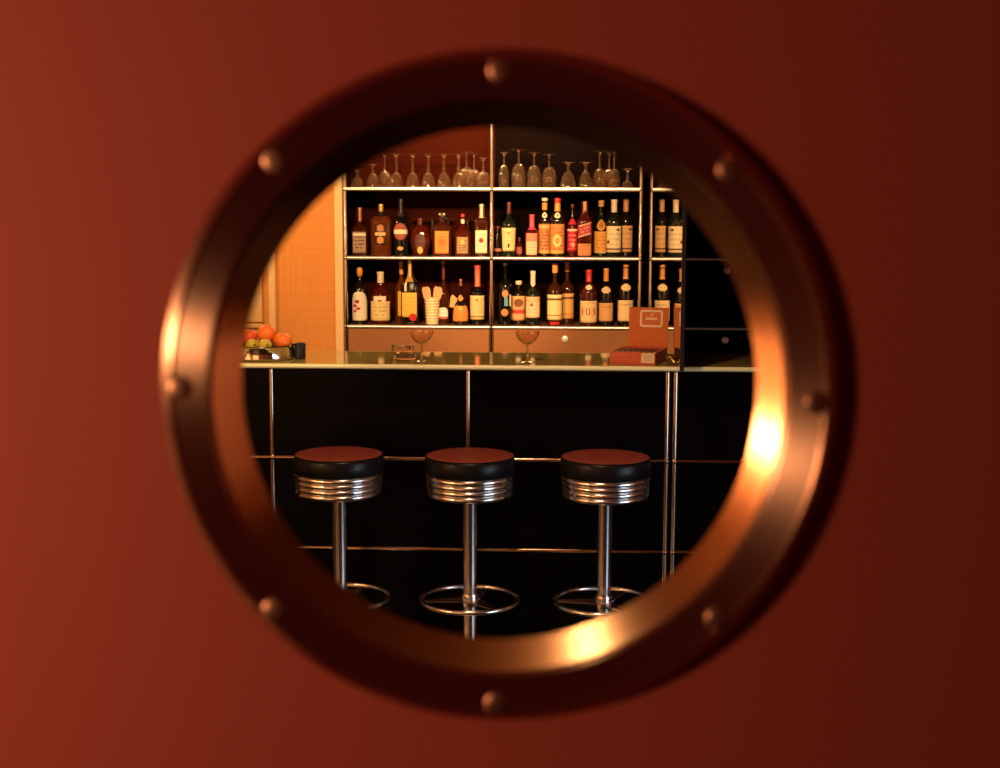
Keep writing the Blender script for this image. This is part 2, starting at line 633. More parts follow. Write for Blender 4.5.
MB().box(bx[0] - 0.03, bx2[-1] + 0.02, -0.145, 0.32, CT - 0.018, CT, b=0.002).build('glass_top', COUNTER, bar)
MB().tube([(bx[0] - 0.03, -0.149, CT - 0.0088), (bx2[-1] + 0.02, -0.149, CT - 0.0088)], 0.0088, 12).build('polished_edge', GLASS_EDGE, bar)
MB().tube([(bx[0] - 0.03, 0.322, CT - 0.0080), (bx2[-1] + 0.02, 0.322, CT - 0.0080)], 0.0080, 12).build('rear_edge', GLASS_EDGE, bar)

# mirror standing across the counter
mir = thing('mirror_partition', 'tall mirror standing across the counter beside the cigar box', 'mirror', (MX, 0, CT))
MB().box(0.0, 0.006, -0.285, YF - 0.04, 0.001, 1.45).build('mirror_glass', MIRROR, mir)
MB().box(0.0062, 0.010, -0.285, YF - 0.04, 0.001, 1.45).build('backing', BLACK_PLASTIC, mir)
MB().box(-0.001, 0.014, -0.297, -0.284, 0.0, 1.455, b=0.002).build('front_edge', BLACK_PLASTIC, mir)
MB().tube([(-0.012, -0.115, 0.001), (-0.006, -0.12, 0.012), (-0.020, -0.11, 0.030), (-0.034, -0.10, 0.026)], [0.003, 0.004, 0.004, 0.003], 8).build('clip', BRASS, mir)

# ------------------------------------------------------------------ bar stools
ST = -0.35


def make_stool(label, loc):
    t = thing('bar_stool', label, 'bar stool', loc, 0, 'bar stools along the counter')
    R = 0.1595
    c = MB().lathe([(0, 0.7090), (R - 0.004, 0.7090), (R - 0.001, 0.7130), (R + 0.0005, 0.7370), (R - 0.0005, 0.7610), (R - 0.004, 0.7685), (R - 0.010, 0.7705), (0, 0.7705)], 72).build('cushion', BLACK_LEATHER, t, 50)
    MB().lathe([(0, 0.7710), (R - 0.010, 0.7708), (R - 0.005, 0.7716), (R - 0.0105, 0.7734), (R - 0.05, 0.7755), (0, 0.7765)], 72).build('seat_top', RED_LIT_LEATHER, t, 60)  # top disc carries the painted red light
    MB().tube([((R - 0.0035) * math.cos(a), (R - 0.0035) * math.sin(a), 0.7695) for a in [2 * PI * i / 72 for i in range(72)]], 0.0022, 8, closed=True).build('piping', BLACK_LEATHER, t)
    pr = [(0, 0.7080), (R - 0.002, 0.7080)]
    z = 0.7070
    for k in range(4):
        Rk = R - 0.003 - 0.0012 * k
        for i in range(1, 9):
            a = PI * i / 9
            pr.append((Rk - 0.006 + 0.008 * math.sin(a), z - 0.0197 * (1 - math.cos(a)) / 2))
        z -= 0.0200
        pr.append((Rk - 0.008, z))
    pr += [(0.05, z - 0.003), (0.0, z - 0.003)]
    MB().lathe(pr, 96).build('chrome_band', STOOL_CHROME, t, 40)
    MB().lathe([(0, z), (0.05, z), (0.03, z - 0.014), (0.0262, z - 0.03), (0.0256, 0.30), (0.0256, 0.06), (0, 0.06)], 40).build('column', STOOL_CHROME, t, 40)
    MB().lathe([(0, 0.267), (0.0295, 0.267), (0.0305, 0.264), (0.0305, 0.226), (0.0295, 0.223), (0, 0.223)], 36).build('collar', STOOL_CHROME, t, 30)
    MB().tube([(0.1745 * math.cos(a), 0.1745 * math.sin(a), 0.246) for a in [2 * PI * i / 80 for i in range(80)]], 0.0095, 14, closed=True).build('foot_ring', STOOL_CHROME, t)
    for ang in (186, 306, 66):
        a = math.radians(ang)
        mb = MB()
        ca, sa = math.cos(a), math.sin(a)
        pts = []
        for d, w in ((0.022, 0.030), (0.170, 0.010)):
            for s_ in (-1, 1):
                for z in (0.242, 0.247):
                    pts.append((ca * d - sa * w * s_, sa * d + ca * w * s_, z))
        mb.add(pts, [(0, 1, 3, 2), (4, 6, 7, 5), (0, 4, 5, 1), (2, 3, 7, 6), (1, 5, 7, 3), (0, 2, 6, 4)])
        mb.build('spoke', STOOL_CHROME, t)
    MB().lathe([(0, 0.075), (0.024, 0.075), (0.03, 0.05), (0.06, 0.032), (0.15, 0.018), (0.195, 0.010), (0.20, 0.004), (0.20, 0.0), (0, 0.0)], 64).build('base_plate', STOOL_CHROME, t, 40)
    return t


sp = [at(338.8, 455, ST), at(470.0, 455, ST), at(605.5, 457, ST)]
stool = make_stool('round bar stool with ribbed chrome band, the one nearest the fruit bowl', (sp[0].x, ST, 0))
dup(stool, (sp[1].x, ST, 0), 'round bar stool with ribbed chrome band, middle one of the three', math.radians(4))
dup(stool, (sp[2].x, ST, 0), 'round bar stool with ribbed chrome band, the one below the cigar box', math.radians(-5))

# ------------------------------------------------------------------ bottles
DARK_GLASS = pm('dark_bottle_glass', (0.010, 0.006, 0.004), 0.06, 0, 0.6, coat=0.3)
BLACK_GLASS = pm('black_bottle_glass', (0.004, 0.004, 0.004), 0.06, 0, 0.6, coat=0.3)
GREEN_GLASS = pm('green_bottle_glass', (0.008, 0.012, 0.005), 0.06, 0, 0.6, coat=0.3)
AMBER = pm('amber_bottle_glass', (0.50, 0.11, 0.018), 0.04, 0, 0.5, 0.80, 1.33, coat=0.4)
RED_AMBER = pm('red_amber_bottle_glass', (0.30, 0.028, 0.012), 0.04, 0, 0.5, 0.80, 1.33, coat=0.4)
BROWN_GLASS = pm('brown_bottle_glass', (0.20, 0.042, 0.012), 0.04, 0, 0.5, 0.80, 1.33, coat=0.4)
RED_GLASS = pm('deep_red_bottle_glass', (0.055, 0.005, 0.006), 0.05, 0, 0.6, coat=0.3)
CORK = noisy('tan_capsule', (0.62, 0.30, 0.12), (0.52, 0.25, 0.10), 200, 0.4)
CREAM = noisy('cream_capsule', (0.85, 0.70, 0.46), (0.78, 0.62, 0.40), 200, 0.4)
ORANGE_CAP = noisy('orange_capsule', (0.80, 0.34, 0.06), (0.72, 0.29, 0.05), 150, 0.35)
COPPER_CAP = noisy('copper_capsule', (0.55, 0.22, 0.12), (0.48, 0.19, 0.1), 150, 0.35, 0.5)
RED_CAP = noisy('red_capsule', (0.62, 0.03, 0.05), (0.52, 0.025, 0.04), 150, 0.35)
PINK_CAP = noisy('pink_red_capsule', (0.62, 0.07, 0.11), (0.52, 0.06, 0.09), 150, 0.35)
DARK_CAP = noisy('dark_red_stopper', (0.16, 0.03, 0.03), (0.12, 0.02, 0.02), 150, 0.35)
GOLD_CAP = noisy('gold_capsule', (0.75, 0.45, 0.12), (0.66, 0.38, 0.09), 120, 0.35, 0.4)
BLACK_CAP = noisy('black_capsule', (0.015, 0.012, 0.012), (0.02, 0.015, 0.015), 120, 0.35)

INK = (0.10, 0.05, 0.03)
CRM = (0.86, 0.74, 0.50)
TAN = (0.72, 0.42, 0.18)
RED = (0.55, 0.02, 0.03)
GLD = (0.80, 0.50, 0.12)


def lerp_prof(prof, z):
    for (r0, z0), (r1, z1) in zip(prof, prof[1:]):
        if z0 <= z <= z1 and z1 > z0:
            return r0 + (r1 - r0) * (z - z0) / (z1 - z0)
    return prof[-1][0]


def body_profile(R, rn, H, zs, hs, shape):
    """outer outline (r, z) rising from the foot edge to the mouth"""
    pr = [(R * 0.90, 0.0), (R * 0.975, 0.0018), (R, 0.006)]
    if shape == 'flask':                     # round shouldered pocket flask
        n = 12
        zc = zs * 0.52
        pr = [(R * 0.62, 0.0), (R * 0.70, 0.002)]
        for i in range(1, n):
            a = -0.95 + (0.95 + PI / 2 * 0.86) * i / n
            pr.append((max(rn, R * math.cos(a)), zc + zc * 1.05 * math.sin(a)))
        pr = [p for p in pr if p[1] >= 0]
        pr.append((rn, pr[-1][1] + hs * 0.3))
    elif shape == 'squat':                   # low round decanter
        pr += [(R * 1.0, zs * 0.45)]
        for i in range(1, 9):
            a = i / 9 * PI / 2
            pr.append((rn + (R - rn) * math.cos(a), zs * 0.45 + (zs * 0.55 + hs) * math.sin(a)))
        pr.append((rn, zs + hs + 0.002))
    else:
        pr.append((R, zs))
        for i in range(1, 11):
            f = i / 10
            if shape == 'round':
                a = f * PI / 2
                r = rn + (R - rn) * (0.55 * math.cos(a) + 0.45 * (0.5 + 0.5 * math.cos(f * PI)))
            elif shape == 'square':
                a = f * PI / 2
                r = rn + (R - rn) * math.cos(a) ** 0.6
            else:                            # slope
                r = rn + (R - rn) * (0.5 + 0.5 * math.cos(f * PI))
            pr.append((r, zs + hs * f))
    z0 = pr[-1][1]
    pr += [(rn, max(z0 + 0.002, H * 0.955)), (rn * 1.12, max(z0 + 0.004, H * 0.96)), (rn * 1.12, H * 0.985), (rn * 1.02, H)]
    out = [pr[0]]
    for p in pr[1:]:
        if p[1] > out[-1][1]:
            out.append(p)
    return out


class Bottle:
    def __init__(s, name, label, px, top, base, wpx, shelf, y=1.90, glass=DARK_GLASS, shoulder=0.62, hs=0.16, neck=0.30, shape='round',
                 p=2.0, sy=1.0, lean=0.0, group=None, cat='bottle', rz=0.0, top_cap=None):
        x = at(px, base, y).x
        z = ZS[shelf] + SH_TOP
        k = ppm(x, y, z + 0.1)
        s.H = (base - top) / k
        s.R = wpx / 2 / k
        if p > 2:
            s.R /= 1.0
        s.prof = body_profile(s.R, s.R * neck, s.H, s.H * shoulder, s.H * hs, shape)
        s.p, s.sy = p, sy
        face = math.atan2(-(x - EYE.x), -(EYE.y - y)) * 0.0
        s.t = thing(name, label, cat, (x, y, z), rz + face, group)
        inner = s.prof
        s.body = MB().lathe([(0, 0)] + inner + [(0, s.H)], 40, p, 1, sy).build('glass_body', glass, s.t, 40)

    def cap(s, lo, mat, off=0.0007, name='capsule', grow=1.0, top=1.0, lift=0.0):
        z0, z1 = s.H * lo, s.H * top
        zs = sorted(set([z0, z1] + [q[1] for q in s.prof if z0 < q[1] < z1]))
        pr = [(lerp_prof(s.prof, z) * grow + off, z) for z in zs]
        pr = [(pr[0][0] - off * 0.9, z0)] + pr
        pr[-1] = (pr[-1][0], z1 + 0.0006 + lift)
        MB().lathe([(0, z0 + 0.0002)] + pr + [(pr[-1][0] * 0.9, z1 + 0.0012 + lift), (0, z1 + 0.0012 + lift)], 28, s.p if lo < 0.5 else 2.0, 1, s.sy if lo < 0.5 else 1).build(name, mat, s.t, 40)
        return s

    def lab(s, z0, z1, w, mat, shape='rect', name='label', off=0.0009, cx=0.0, slant=0.0, parent=None, taper=0.0):
        """paper following the glass: w = share of the bottle's width, z as share of its height"""
        vs, uvs, fs = [], [], []

        def put(u, v):
            hw = w * (1 - taper * (1 - v))
            q = max(-0.98, min(0.98, cx + hw * (u * 2 - 1)))
            z = s.H * (z0 + (z1 - z0) * v) + slant * s.R * (u * 2 - 1)
            a = math.asin(q) if s.p == 2.0 else math.atan2(q, 1.0)
            r = lerp_prof(s.prof, z)
            q_ = sup(a, s.p)
            vs.append(((r * q_ + off) * math.sin(a), -(r * q_ * s.sy + off) * math.cos(a), z))
            uvs.append((u, v))
        if shape == 'rect':
            nu, nv = 14, 10
            for j in range(nv + 1):
                for i in range(nu + 1):
                    put(i / nu, j / nv)
            for j in range(nv):
                for i in range(nu):
                    a = j * (nu + 1) + i
                    fs.append((a, a + 1, a + nu + 2, a + nu + 1))
        else:
            put(0.5, 0.5)
            nr, na = 8, 48
            for r_ in range(1, nr + 1):
                for k in range(na):
                    an = 2 * PI * k / na
                    e = r_ / nr * 0.5
                    if shape == 'diamond':
                        g = 1 / (abs(math.cos(an)) + abs(math.sin(an)))
                    elif shape == 'arch':
                        g = 1.0 / max(abs(math.cos(an)), abs(math.sin(an))) if math.sin(an) < 0 else 1.0 / (abs(math.cos(an)) ** 3 + abs(math.sin(an)) ** 3) ** (1 / 3)
                    else:
                        g = 1.0
                    put(0.5 + e * g * math.cos(an), 0.5 + e * g * math.sin(an))
            for k in range(na):
                k2 = (k + 1) % na
                fs.append((0, 1 + k, 1 + k2))
                for r_ in range(nr - 1):
                    o = 1 + r_ * na
                    fs.append((o + k, o + na + k, o + na + k2, o + k2))
        mb = MB()
        mb.add(vs, fs)
        o = mb.build(name, mat, parent or s.t, 60, uvs)
        md = o.modifiers.new('paper', 'SOLIDIFY')
        md.thickness = 0.0004
        md.offset = 1.0
        return s

    def word(s, text, z0, z1, w, mat, off=0.0016):
        """lettering printed on the label"""
        cu = bpy.data.curves.new('tmp', 'FONT')
        cu.body = text
        cu.align_x = 'CENTER'
        cu.extrude = 0.0
        ob = bpy.data.objects.new('tmp', cu)
        COL.objects.link(ob)
        dg = bpy.context.evaluated_depsgraph_get()
        me = bpy.data.meshes.new_from_object(ob.evaluated_get(dg))
        bpy.data.objects.remove(ob)
        xs = [v.co.x for v in me.vertices]
        ys = [v.co.y for v in me.vertices]
        for v in me.vertices:
            q = w * ((v.co.x - min(xs)) / (max(xs) - min(xs)) * 2 - 1)
            z = s.H * (z0 + (z1 - z0) * (v.co.y - min(ys)) / (max(ys) - min(ys)))
            a = math.asin(q) if s.p == 2.0 else math.atan2(q, 1)
            r = lerp_prof(s.prof, z) * sup(a, s.p)
            v.co = ((r + off) * math.sin(a), -(r * s.sy + off) * math.cos(a), z)
        me.materials.append(mat)
        o = bpy.data.objects.new('lettering', me)
        COL.objects.link(o)
        o.parent = s.t
        return s


B = Bottle
M, L = 4, 3                                # middle shelf (index in ZS), lower shelf
mb_, lb_ = 254.6, 323.4                    # where bottles stand in the photograph

# ---- middle shelf, bay beside the orange wall
B('whisky_bottle', 'brown bottle with grey-brown label at the orange wall end of the middle shelf', 360.3, 207, mb_, 16.8, M, glass=BROWN_GLASS, shoulder=0.54, hs=0.14, neck=0.25, shape='round', p=4, sy=0.8) \
    .lab(0.06, 0.50, 0.86, label_mat('grey_brown_label', (0.40, 0.27, 0.17), (0.08, 0.04, 0.02), 6, bands=[(0.82, 0.93, CRM)], text=0.9)).cap(0.72, COPPER_CAP)
B('liqueur_bottle', 'amber bottle with tall black and gold hourglass label on the middle shelf', 381.3, 203.5, mb_, 21, M, glass=AMBER, shoulder=0.66, hs=0.16, neck=0.22, shape='square', p=3, sy=0.7) \
    .lab(0.22, 0.62, 0.52, label_mat('hourglass_label', (0.02, 0.012, 0.01), GLD, 5, ovals=[(0.5, 0.80, 0.30, 0.17, (0.55, 0.20, 0.07)), (0.5, 0.22, 0.30, 0.18, (0.62, 0.28, 0.06))], bands=[(0.44, 0.60, (0.78, 0.55, 0.2))], text=0.4)) \
    .cap(0.86, GOLD_CAP).cap(0.78, BLACK_CAP, name='collar', top=0.86)
B('liqueur_bottle', 'tall black long-necked bottle with red label and pale band on the middle shelf', 401.2, 198.3, mb_, 15.5, M, glass=BLACK_GLASS, shoulder=0.55, hs=0.25, neck=0.33, shape='slope') \
    .lab(0.28, 0.58, 0.88, label_mat('red_brown_oval_label', (0.36, 0.09, 0.06), INK, 5, bands=[(0.36, 0.62, CRM)], text=0.3), 'oval').lab(0.10, 0.17, 0.4, label_mat('small_tan_label', TAN, INK, 2), 'oval', 'foot_label').cap(0.70, BLACK_CAP)
B('flask_bottle', 'round dark red flask with gold triangle label on the middle shelf', 420.5, 217.5, mb_, 21, M, glass=RED_AMBER, shoulder=0.80, hs=0.08, neck=0.17, shape='flask', sy=0.5) \
    .lab(0.06, 0.62, 0.62, label_mat('dark_ring_label', (0.05, 0.015, 0.012), (0.45, 0.16, 0.08), 9, ovals=[(0.5, 0.12, 0.26, 0.22, GLD)], text=0.5), 'oval').cap(0.84, DARK_CAP)
B('brandy_bottle', 'broad brown bottle with square orange label and twin pale stopper beads on middle shelf', 442.3, 211.5, mb_, 20, M, glass=BROWN_GLASS, shoulder=0.66, hs=0.12, neck=0.24, shape='square', p=4, sy=0.7) \
    .lab(0.06, 0.58, 0.72, label_mat('square_orange_label', (0.74, 0.27, 0.05), (0.42, 0.10, 0.03), 6, ovals=[(0.5, 0.5, 0.22, 0.18, (0.62, 0.16, 0.03))], text=0.6)).cap(0.88, BLACK_CAP, grow=1.4)
bt = COL.objects[-1].parent
for sx in (-1, 1):
    MB().ball((sx * 0.0105, -0.014, 0.212), 0.0065, 12, 8).build('stopper_bead', CREAM, bt)
B('brandy_bottle', 'round shouldered red bottle with gold grey label next to the cream capsuled bottle', 462.8, 213, mb_, 18, M, glass=RED_AMBER, shoulder=0.52, hs=0.24, neck=0.2, shape='round', sy=0.75) \
    .lab(0.06, 0.46, 0.62, label_mat('gold_grey_label', (0.42, 0.28, 0.12), (0.12, 0.07, 0.04), 7, ovals=[(0.5, 0.7, 0.2, 0.14, GLD)], text=0.9)).cap(0.93, RED_CAP).cap(0.78, CREAM, name='neck_band', top=0.88)
B('bourbon_bottle', 'bottle with cream label bearing a red heart, beside the middle chrome post', 481.5, 203, mb_, 14.2, M, glass=BROWN_GLASS, shoulder=0.66, hs=0.10, neck=0.38, shape='square', p=4, sy=0.9) \
    .lab(0.06, 0.50, 0.92, label_mat('red_heart_label', CRM, INK, 8, ovals=[(0.5, 0.56, 0.17, 0.10, RED)], text=0.35)).cap(0.74, CREAM)

# ---- middle shelf, bay beside the mirror
B('jar_bottle', 'small dark jar with pale rim beside the middle chrome post', 497.8, 225, mb_, 7.5, M, y=1.93, glass=DARK_GLASS, shoulder=0.7, hs=0.12, neck=0.6, shape='square', cat='jar') \
    .lab(0.16, 0.26, 0.9, label_mat('pale_strip', (0.55, 0.24, 0.2), INK, 1, text=0.2)).cap(0.93, DARK_CAP)
B('wine_bottle', 'dark bottle with tapering cream-yellow label and thin pouring spout', 508.8, 201, mb_, 15.2, M, glass=GREEN_GLASS, shoulder=0.58, hs=0.16, neck=0.27, shape='round') \
    .lab(0.10, 0.53, 0.95, label_mat('cream_yellow_label', (0.84, 0.62, 0.26), INK, 8, ovals=[(0.5, 0.24, 0.07, 0.10, (0.03, 0.02, 0.02)), (0.5, 0.78, 0.08, 0.04, (0.2, 0.1, 0.03))], text=0.25), taper=0.16).cap(0.80, DARK_CAP)
B('miniature_bottle', 'miniature dark red bottle standing between two labelled bottles', 519.3, 236, mb_, 7, M, y=1.93, glass=RED_GLASS, shoulder=0.55, hs=0.2, neck=0.35) \
    .lab(0.12, 0.5, 0.8, label_mat('red_miniature_label', (0.40, 0.10, 0.08), INK, 3)).cap(0.8, DARK_CAP)
B('liqueur_bottle', 'short bottle with pink-red capsule and pink-topped cream label', 531.8, 213, mb_, 14.5, M, glass=RED_GLASS, shoulder=0.54, hs=0.16, neck=0.34, shape='round') \
    .lab(0.04, 0.56, 0.80, label_mat('pink_topped_label', (0.80, 0.58, 0.36), INK, 7, bands=[(0.62, 1.0, (0.62, 0.24, 0.15))], text=0.35, rect=(0.2, 0.8, 0.05, 0.6)), taper=0.1).cap(0.64, PINK_CAP)
orn = label_mat('ornate_orange_label', (0.55, 0.22, 0.07), (0.16, 0.05, 0.02), 9, bands=[(0.0, 0.10, GLD), (0.84, 0.96, (0.78, 0.40, 0.15))], text=0.8)
orn2 = label_mat('ornate_medallion_label', (0.62, 0.24, 0.07), (0.25, 0.07, 0.02), 9, ovals=[(0.5, 0.44, 0.30, 0.20, (0.82, 0.60, 0.20)), (0.5, 0.44, 0.16, 0.11, (0.58, 0.30, 0.08))], bands=[(0.0, 0.10, GLD)], text=0.7)
oval = label_mat('cream_neck_oval', CRM, INK, 3, ovals=[(0.5, 0.5, 0.15, 0.2, (0.20, 0.10, 0.04))], text=0.2)
B('vermouth_bottle', 'bottle with pale-tipped orange capsule and ornate orange label', 544.4, 196.8, mb_, 12.5, M, y=1.93, glass=DARK_GLASS, shoulder=0.60, hs=0.20, neck=0.42, shape='round') \
    .lab(0.05, 0.56, 0.95, orn).lab(0.66, 0.76, 0.52, oval, 'oval', 'neck_label').cap(0.95, CREAM, name='tip').cap(0.80, ORANGE_CAP, top=0.92)
B('vermouth_bottle', 'bottle with red-tipped orange capsule and ornate gold medallion label', 557.2, 196.8, mb_, 15, M, glass=DARK_GLASS, shoulder=0.60, hs=0.20, neck=0.38, shape='round') \
    .lab(0.05, 0.56, 0.96, orn2).lab(0.66, 0.76, 0.52, oval, 'oval', 'neck_label').cap(0.92, RED_CAP, name='tip').cap(0.78, ORANGE_CAP, top=0.92)
B('aperitif_bottle', 'dark bottle with bright red label and thin dark red spout', 572, 203, mb_, 10.5, M, y=1.92, glass=RED_GLASS, shoulder=0.55, hs=0.2, neck=0.16, shape='round') \
    .lab(0.10, 0.54, 0.95, label_mat('bright_red_label', (0.50, 0.012, 0.03), CRM, 5, bands=[(0.90, 0.97, CRM)], ovals=[(0.6, 0.3, 0.16, 0.12, (0.85, 0.35, 0.2))], text=0.3)).cap(0.62, RED_CAP, top=0.72, name='neck_band').cap(0.93, DARK_CAP, grow=1.8)
B('whisky_bottle', 'red square bottle with slanting red label and tan stopper', 584.3, 200, mb_, 15, M, glass=RED_AMBER, shoulder=0.62, hs=0.20, neck=0.40, shape='slope', p=5, sy=0.9) \
    .lab(0.38, 0.60, 0.97, label_mat('slanting_red_label', (0.42, 0.03, 0.04), CRM, 4, bands=[(0.0, 0.08, CRM), (0.92, 1.0, (0.75, 0.35, 0.18))], text=0.35), slant=0.28, name='slant_label').lab(0.02, 0.24, 0.95, label_mat('orange_brown_foot_label', (0.62, 0.24, 0.08), INK, 3, text=0.3), name='foot_label').cap(0.83, CORK)
B('cognac_bottle', 'dark bottle with round orange neck medallion over an orange label', 600.7, 199.2, mb_, 14.6, M, y=1.965, glass=GREEN_GLASS, shoulder=0.46, hs=0.32, neck=0.30, shape='slope') \
    .lab(0.06, 0.45, 0.97, label_mat('plain_orange_label', (0.78, 0.36, 0.07), INK, 6, bands=[(0, 0.06, CRM)], text=0.3)).lab(0.46, 0.66, 0.66, label_mat('orange_medallion', (0.72, 0.32, 0.07), INK, 3, ovals=[(0.5, 0.5, 0.26, 0.28, (0.40, 0.15, 0.04))], text=0.3), 'oval', 'neck_label').cap(0.89, CORK, grow=1.25)
scot = label_mat('speckled_cream_label', (0.88, 0.72, 0.42), (0.06, 0.04, 0.03), 5, bands=[(0.10, 0.16, (0.10, 0.05, 0.03))], ovals=[(0.75, 0.86, 0.09, 0.05, INK), (0.14, 0.40, 0.08, 0.07, (0.25, 0.03, 0.03))], text=0.25)
B('scotch_bottle', 'bottle with cream capsule and speckled cream label, in front of its tan twin', 613.6, 197.8, mb_, 15.6, M, y=1.89, glass=GREEN_GLASS, shoulder=0.60, hs=0.16, neck=0.36, shape='round') \
    .lab(0.08, 0.54, 0.98, scot).cap(0.78, CREAM)
B('scotch_bottle', 'bottle with tan capsule and tan label, last on the middle shelf before the mirror', 625.4, 197.8, mb_, 14.0, M, y=1.975, glass=DARK_GLASS, shoulder=0.60, hs=0.16, neck=0.36, shape='round') \
    .lab(0.08, 0.54, 0.98, label_mat('speckled_tan_label', (0.74, 0.42, 0.17), (0.06, 0.04, 0.03), 5, bands=[(0.10, 0.16, (0.10, 0.05, 0.03))], ovals=[(0.8, 0.86, 0.09, 0.05, INK)], text=0.25)).cap(0.78, CORK)

# ---- lower shelf, bay beside the orange wall
b = B('rum_bottle', 'bottle with oval orange stopper and white label marked in red, by the wall end', 360.2, 266, lb_, 15.8, L, glass=DARK_GLASS, shoulder=0.60, hs=0.14, neck=0.22, shape='round') \
    .lab(0.06, 0.56, 0.96, label_mat('white_red_script_label', (0.90, 0.82, 0.64), (0.30, 0.16, 0.08), 9, ovals=[(0.38, 0.66, 0.16, 0.06, RED), (0.24, 0.52, 0.14, 0.05, RED), (0.46, 0.42, 0.15, 0.05, RED), (0.25, 0.33, 0.1, 0.04, RED)], text=0.12), 'arch')
MB().ball((0, 0, b.H * 0.90), 0.0165, 20, 12, (1, 1, 1.75)).build('stopper', ORANGE_CAP, b.t)
B('bourbon_bottle', 'dark red bottle with cream capsule and stepped cream label on the lower shelf', 380.9, 271.6, lb_, 20.5, L, glass=RED_AMBER, shoulder=0.54, hs=0.22, neck=0.28, shape='round', sy=0.8) \
    .lab(0.07, 0.44, 0.95, label_mat('stepped_cream_label', (0.86, 0.66, 0.30), (0.40, 0.20, 0.06), 5, text=0.55)).lab(0.43, 0.54, 0.60, label_mat('stepped_cream_top', (0.90, 0.80, 0.56), INK, 2, ovals=[(0.5, 0.2, 0.2, 0.2, (0.4, 0.2, 0.08))], text=0.1), name='upper_label').cap(0.79, CREAM, grow=1.12)
B('liqueur_bottle', 'amber bottle with orange cap half hidden behind the yellow label bottle', 401.6, 262.3, lb_, 13, L, y=1.96, glass=AMBER, shoulder=0.54, hs=0.2, neck=0.30, shape='round') \
    .lab(0.12, 0.52, 0.7, label_mat('gold_side_label', (0.80, 0.46, 0.08), INK, 5, text=0.3), cx=0.25).cap(0.80, ORANGE_CAP)
B('liqueur_bottle', 'bottle with orange flared top, yellow label and round red seal', 410.2, 259.5, lb_, 17.6, L, y=1.88, glass=DARK_GLASS, shoulder=0.60, hs=0.20, neck=0.26, shape='slope', p=4, sy=0.85) \
    .lab(0.12, 0.50, 0.97, label_mat('yellow_label', (0.84, 0.50, 0.08), (0.62, 0.26, 0.05), 7, text=0.4)).lab(0.055, 0.18, 0.45, label_mat('red_seal', RED, (0.4, 0.01, 0.02), 2, text=0.4), 'oval', 'seal', cx=0.42, off=0.002) \
    .lab(0.52, 0.66, 0.12, label_mat('pale_strip_label', CRM, INK, 1, text=0), name='strip', cx=-0.42).lab(0.53, 0.66, 0.30, label_mat('dark_window_label', (0.05, 0.06, 0.07), CRM, 3, ovals=[(0.5, 0.5, 0.3, 0.3, (0.25, 0.30, 0.34))], text=0), name='upper_label', cx=0.30) \
    .cap(0.67, GOLD_CAP)
# ribbed tumbler full of paddles
CUP = noisy('cream_ribbed_ceramic', (0.84, 0.66, 0.38), (0.74, 0.55, 0.28), 30, 0.3)
x0 = at(432.2, lb_, 1.885).x
kk = ppm(x0, 1.885, 1.2)
cup = thing('tumbler', 'cream ribbed tumbler holding tan wooden paddles on the lower shelf', 'tumbler', (x0, 1.885, ZS[L] + SH_TOP))
pr = [(0, 0.0), (0.030, 0.0)]
ch = 26.5 / kk
for i in range(60):
    f = i / 59
    pr.append((0.032 + 0.008 * f + 0.0011 * math.sin(f * 2 * PI * 9), 0.002 + f * (ch - 0.002)))
pr += [(pr[-1][0] - 0.003, ch + 0.001), (0.036, ch - 0.003), (0.029, 0.006), (0, 0.006)]
MB().lathe(pr, 40).build('ribbed_body', CUP, cup, 60)
WOOD = noisy('tan_paddle_wood', (0.66, 0.40, 0.18), (0.54, 0.30, 0.12), 20, 0.5, stretch=(6, 6, 1))
for i, (dx, dy, ta, w, lab_) in enumerate([(-0.003, 0.003, -12, 0.022, 'wooden paddle leaning outermost towards the yellow label bottle in the tumbler'), (-0.003, -0.010, -6.5, 0.022, 'wooden paddle standing second in the tumbler fan'),
                                           (0.003, 0.010, 6.5, 0.024, 'wooden paddle standing third in the tumbler fan'), (0.003, -0.003, 12, 0.024, 'wooden paddle leaning outermost towards the tall necked bottle in the tumbler')]):
    pt = [(-0.006, 0.0), (0.006, 0.0), (0.008, 0.10), (w * 0.62, 0.135), (w * 0.62, 0.172), (w * 0.3, 0.185), (-w * 0.3, 0.187), (-w * 0.62, 0.176), (-w * 0.62, 0.135), (-0.008, 0.10)]
    o = tag(MB().prism(pt, -0.0022, 0.0022).build('wooden_paddle', WOOD), lab_, 'paddle', 'wooden paddles in the tumbler')
    o.location = (x0 + dx, 1.885 + dy, ZS[L] + SH_TOP + 0.009)
    o.rotation_euler = (0, math.radians(ta), 0.0)
b = B('liqueur_bottle', 'slim long-necked brown bottle with ball cap and white triangle label behind the tumbler', 443.6, 260, lb_, 12.5, L, y=1.93, glass=BROWN_GLASS, shoulder=0.46, hs=0.16, neck=0.24, shape='round') \
    .lab(0.08, 0.26, 0.75, label_mat('white_triangle_label', (0.90, 0.84, 0.74), RED, 3, bands=[(0.0, 0.2, (0.6, 0.12, 0.08))], text=0.3), 'arch').cap(0.70, DARK_CAP, top=0.92, name='neck_foil')
MB().ball((0, 0, b.H * 0.965), 0.0125, 16, 10).build('ball_cap', CORK, b.t)
tg = MB().prism([(-0.016, -0.03), (0.006, -0.034), (0.026, 0.012), (0.0, 0.034), (-0.010, 0.022)], -0.001, 0.001).build('card_tag', noisy('tan_card', (0.70, 0.42, 0.17), (0.62, 0.36, 0.13), 30, 0.6), b.t)
tg.location = (0.048, -0.012, 0.118)
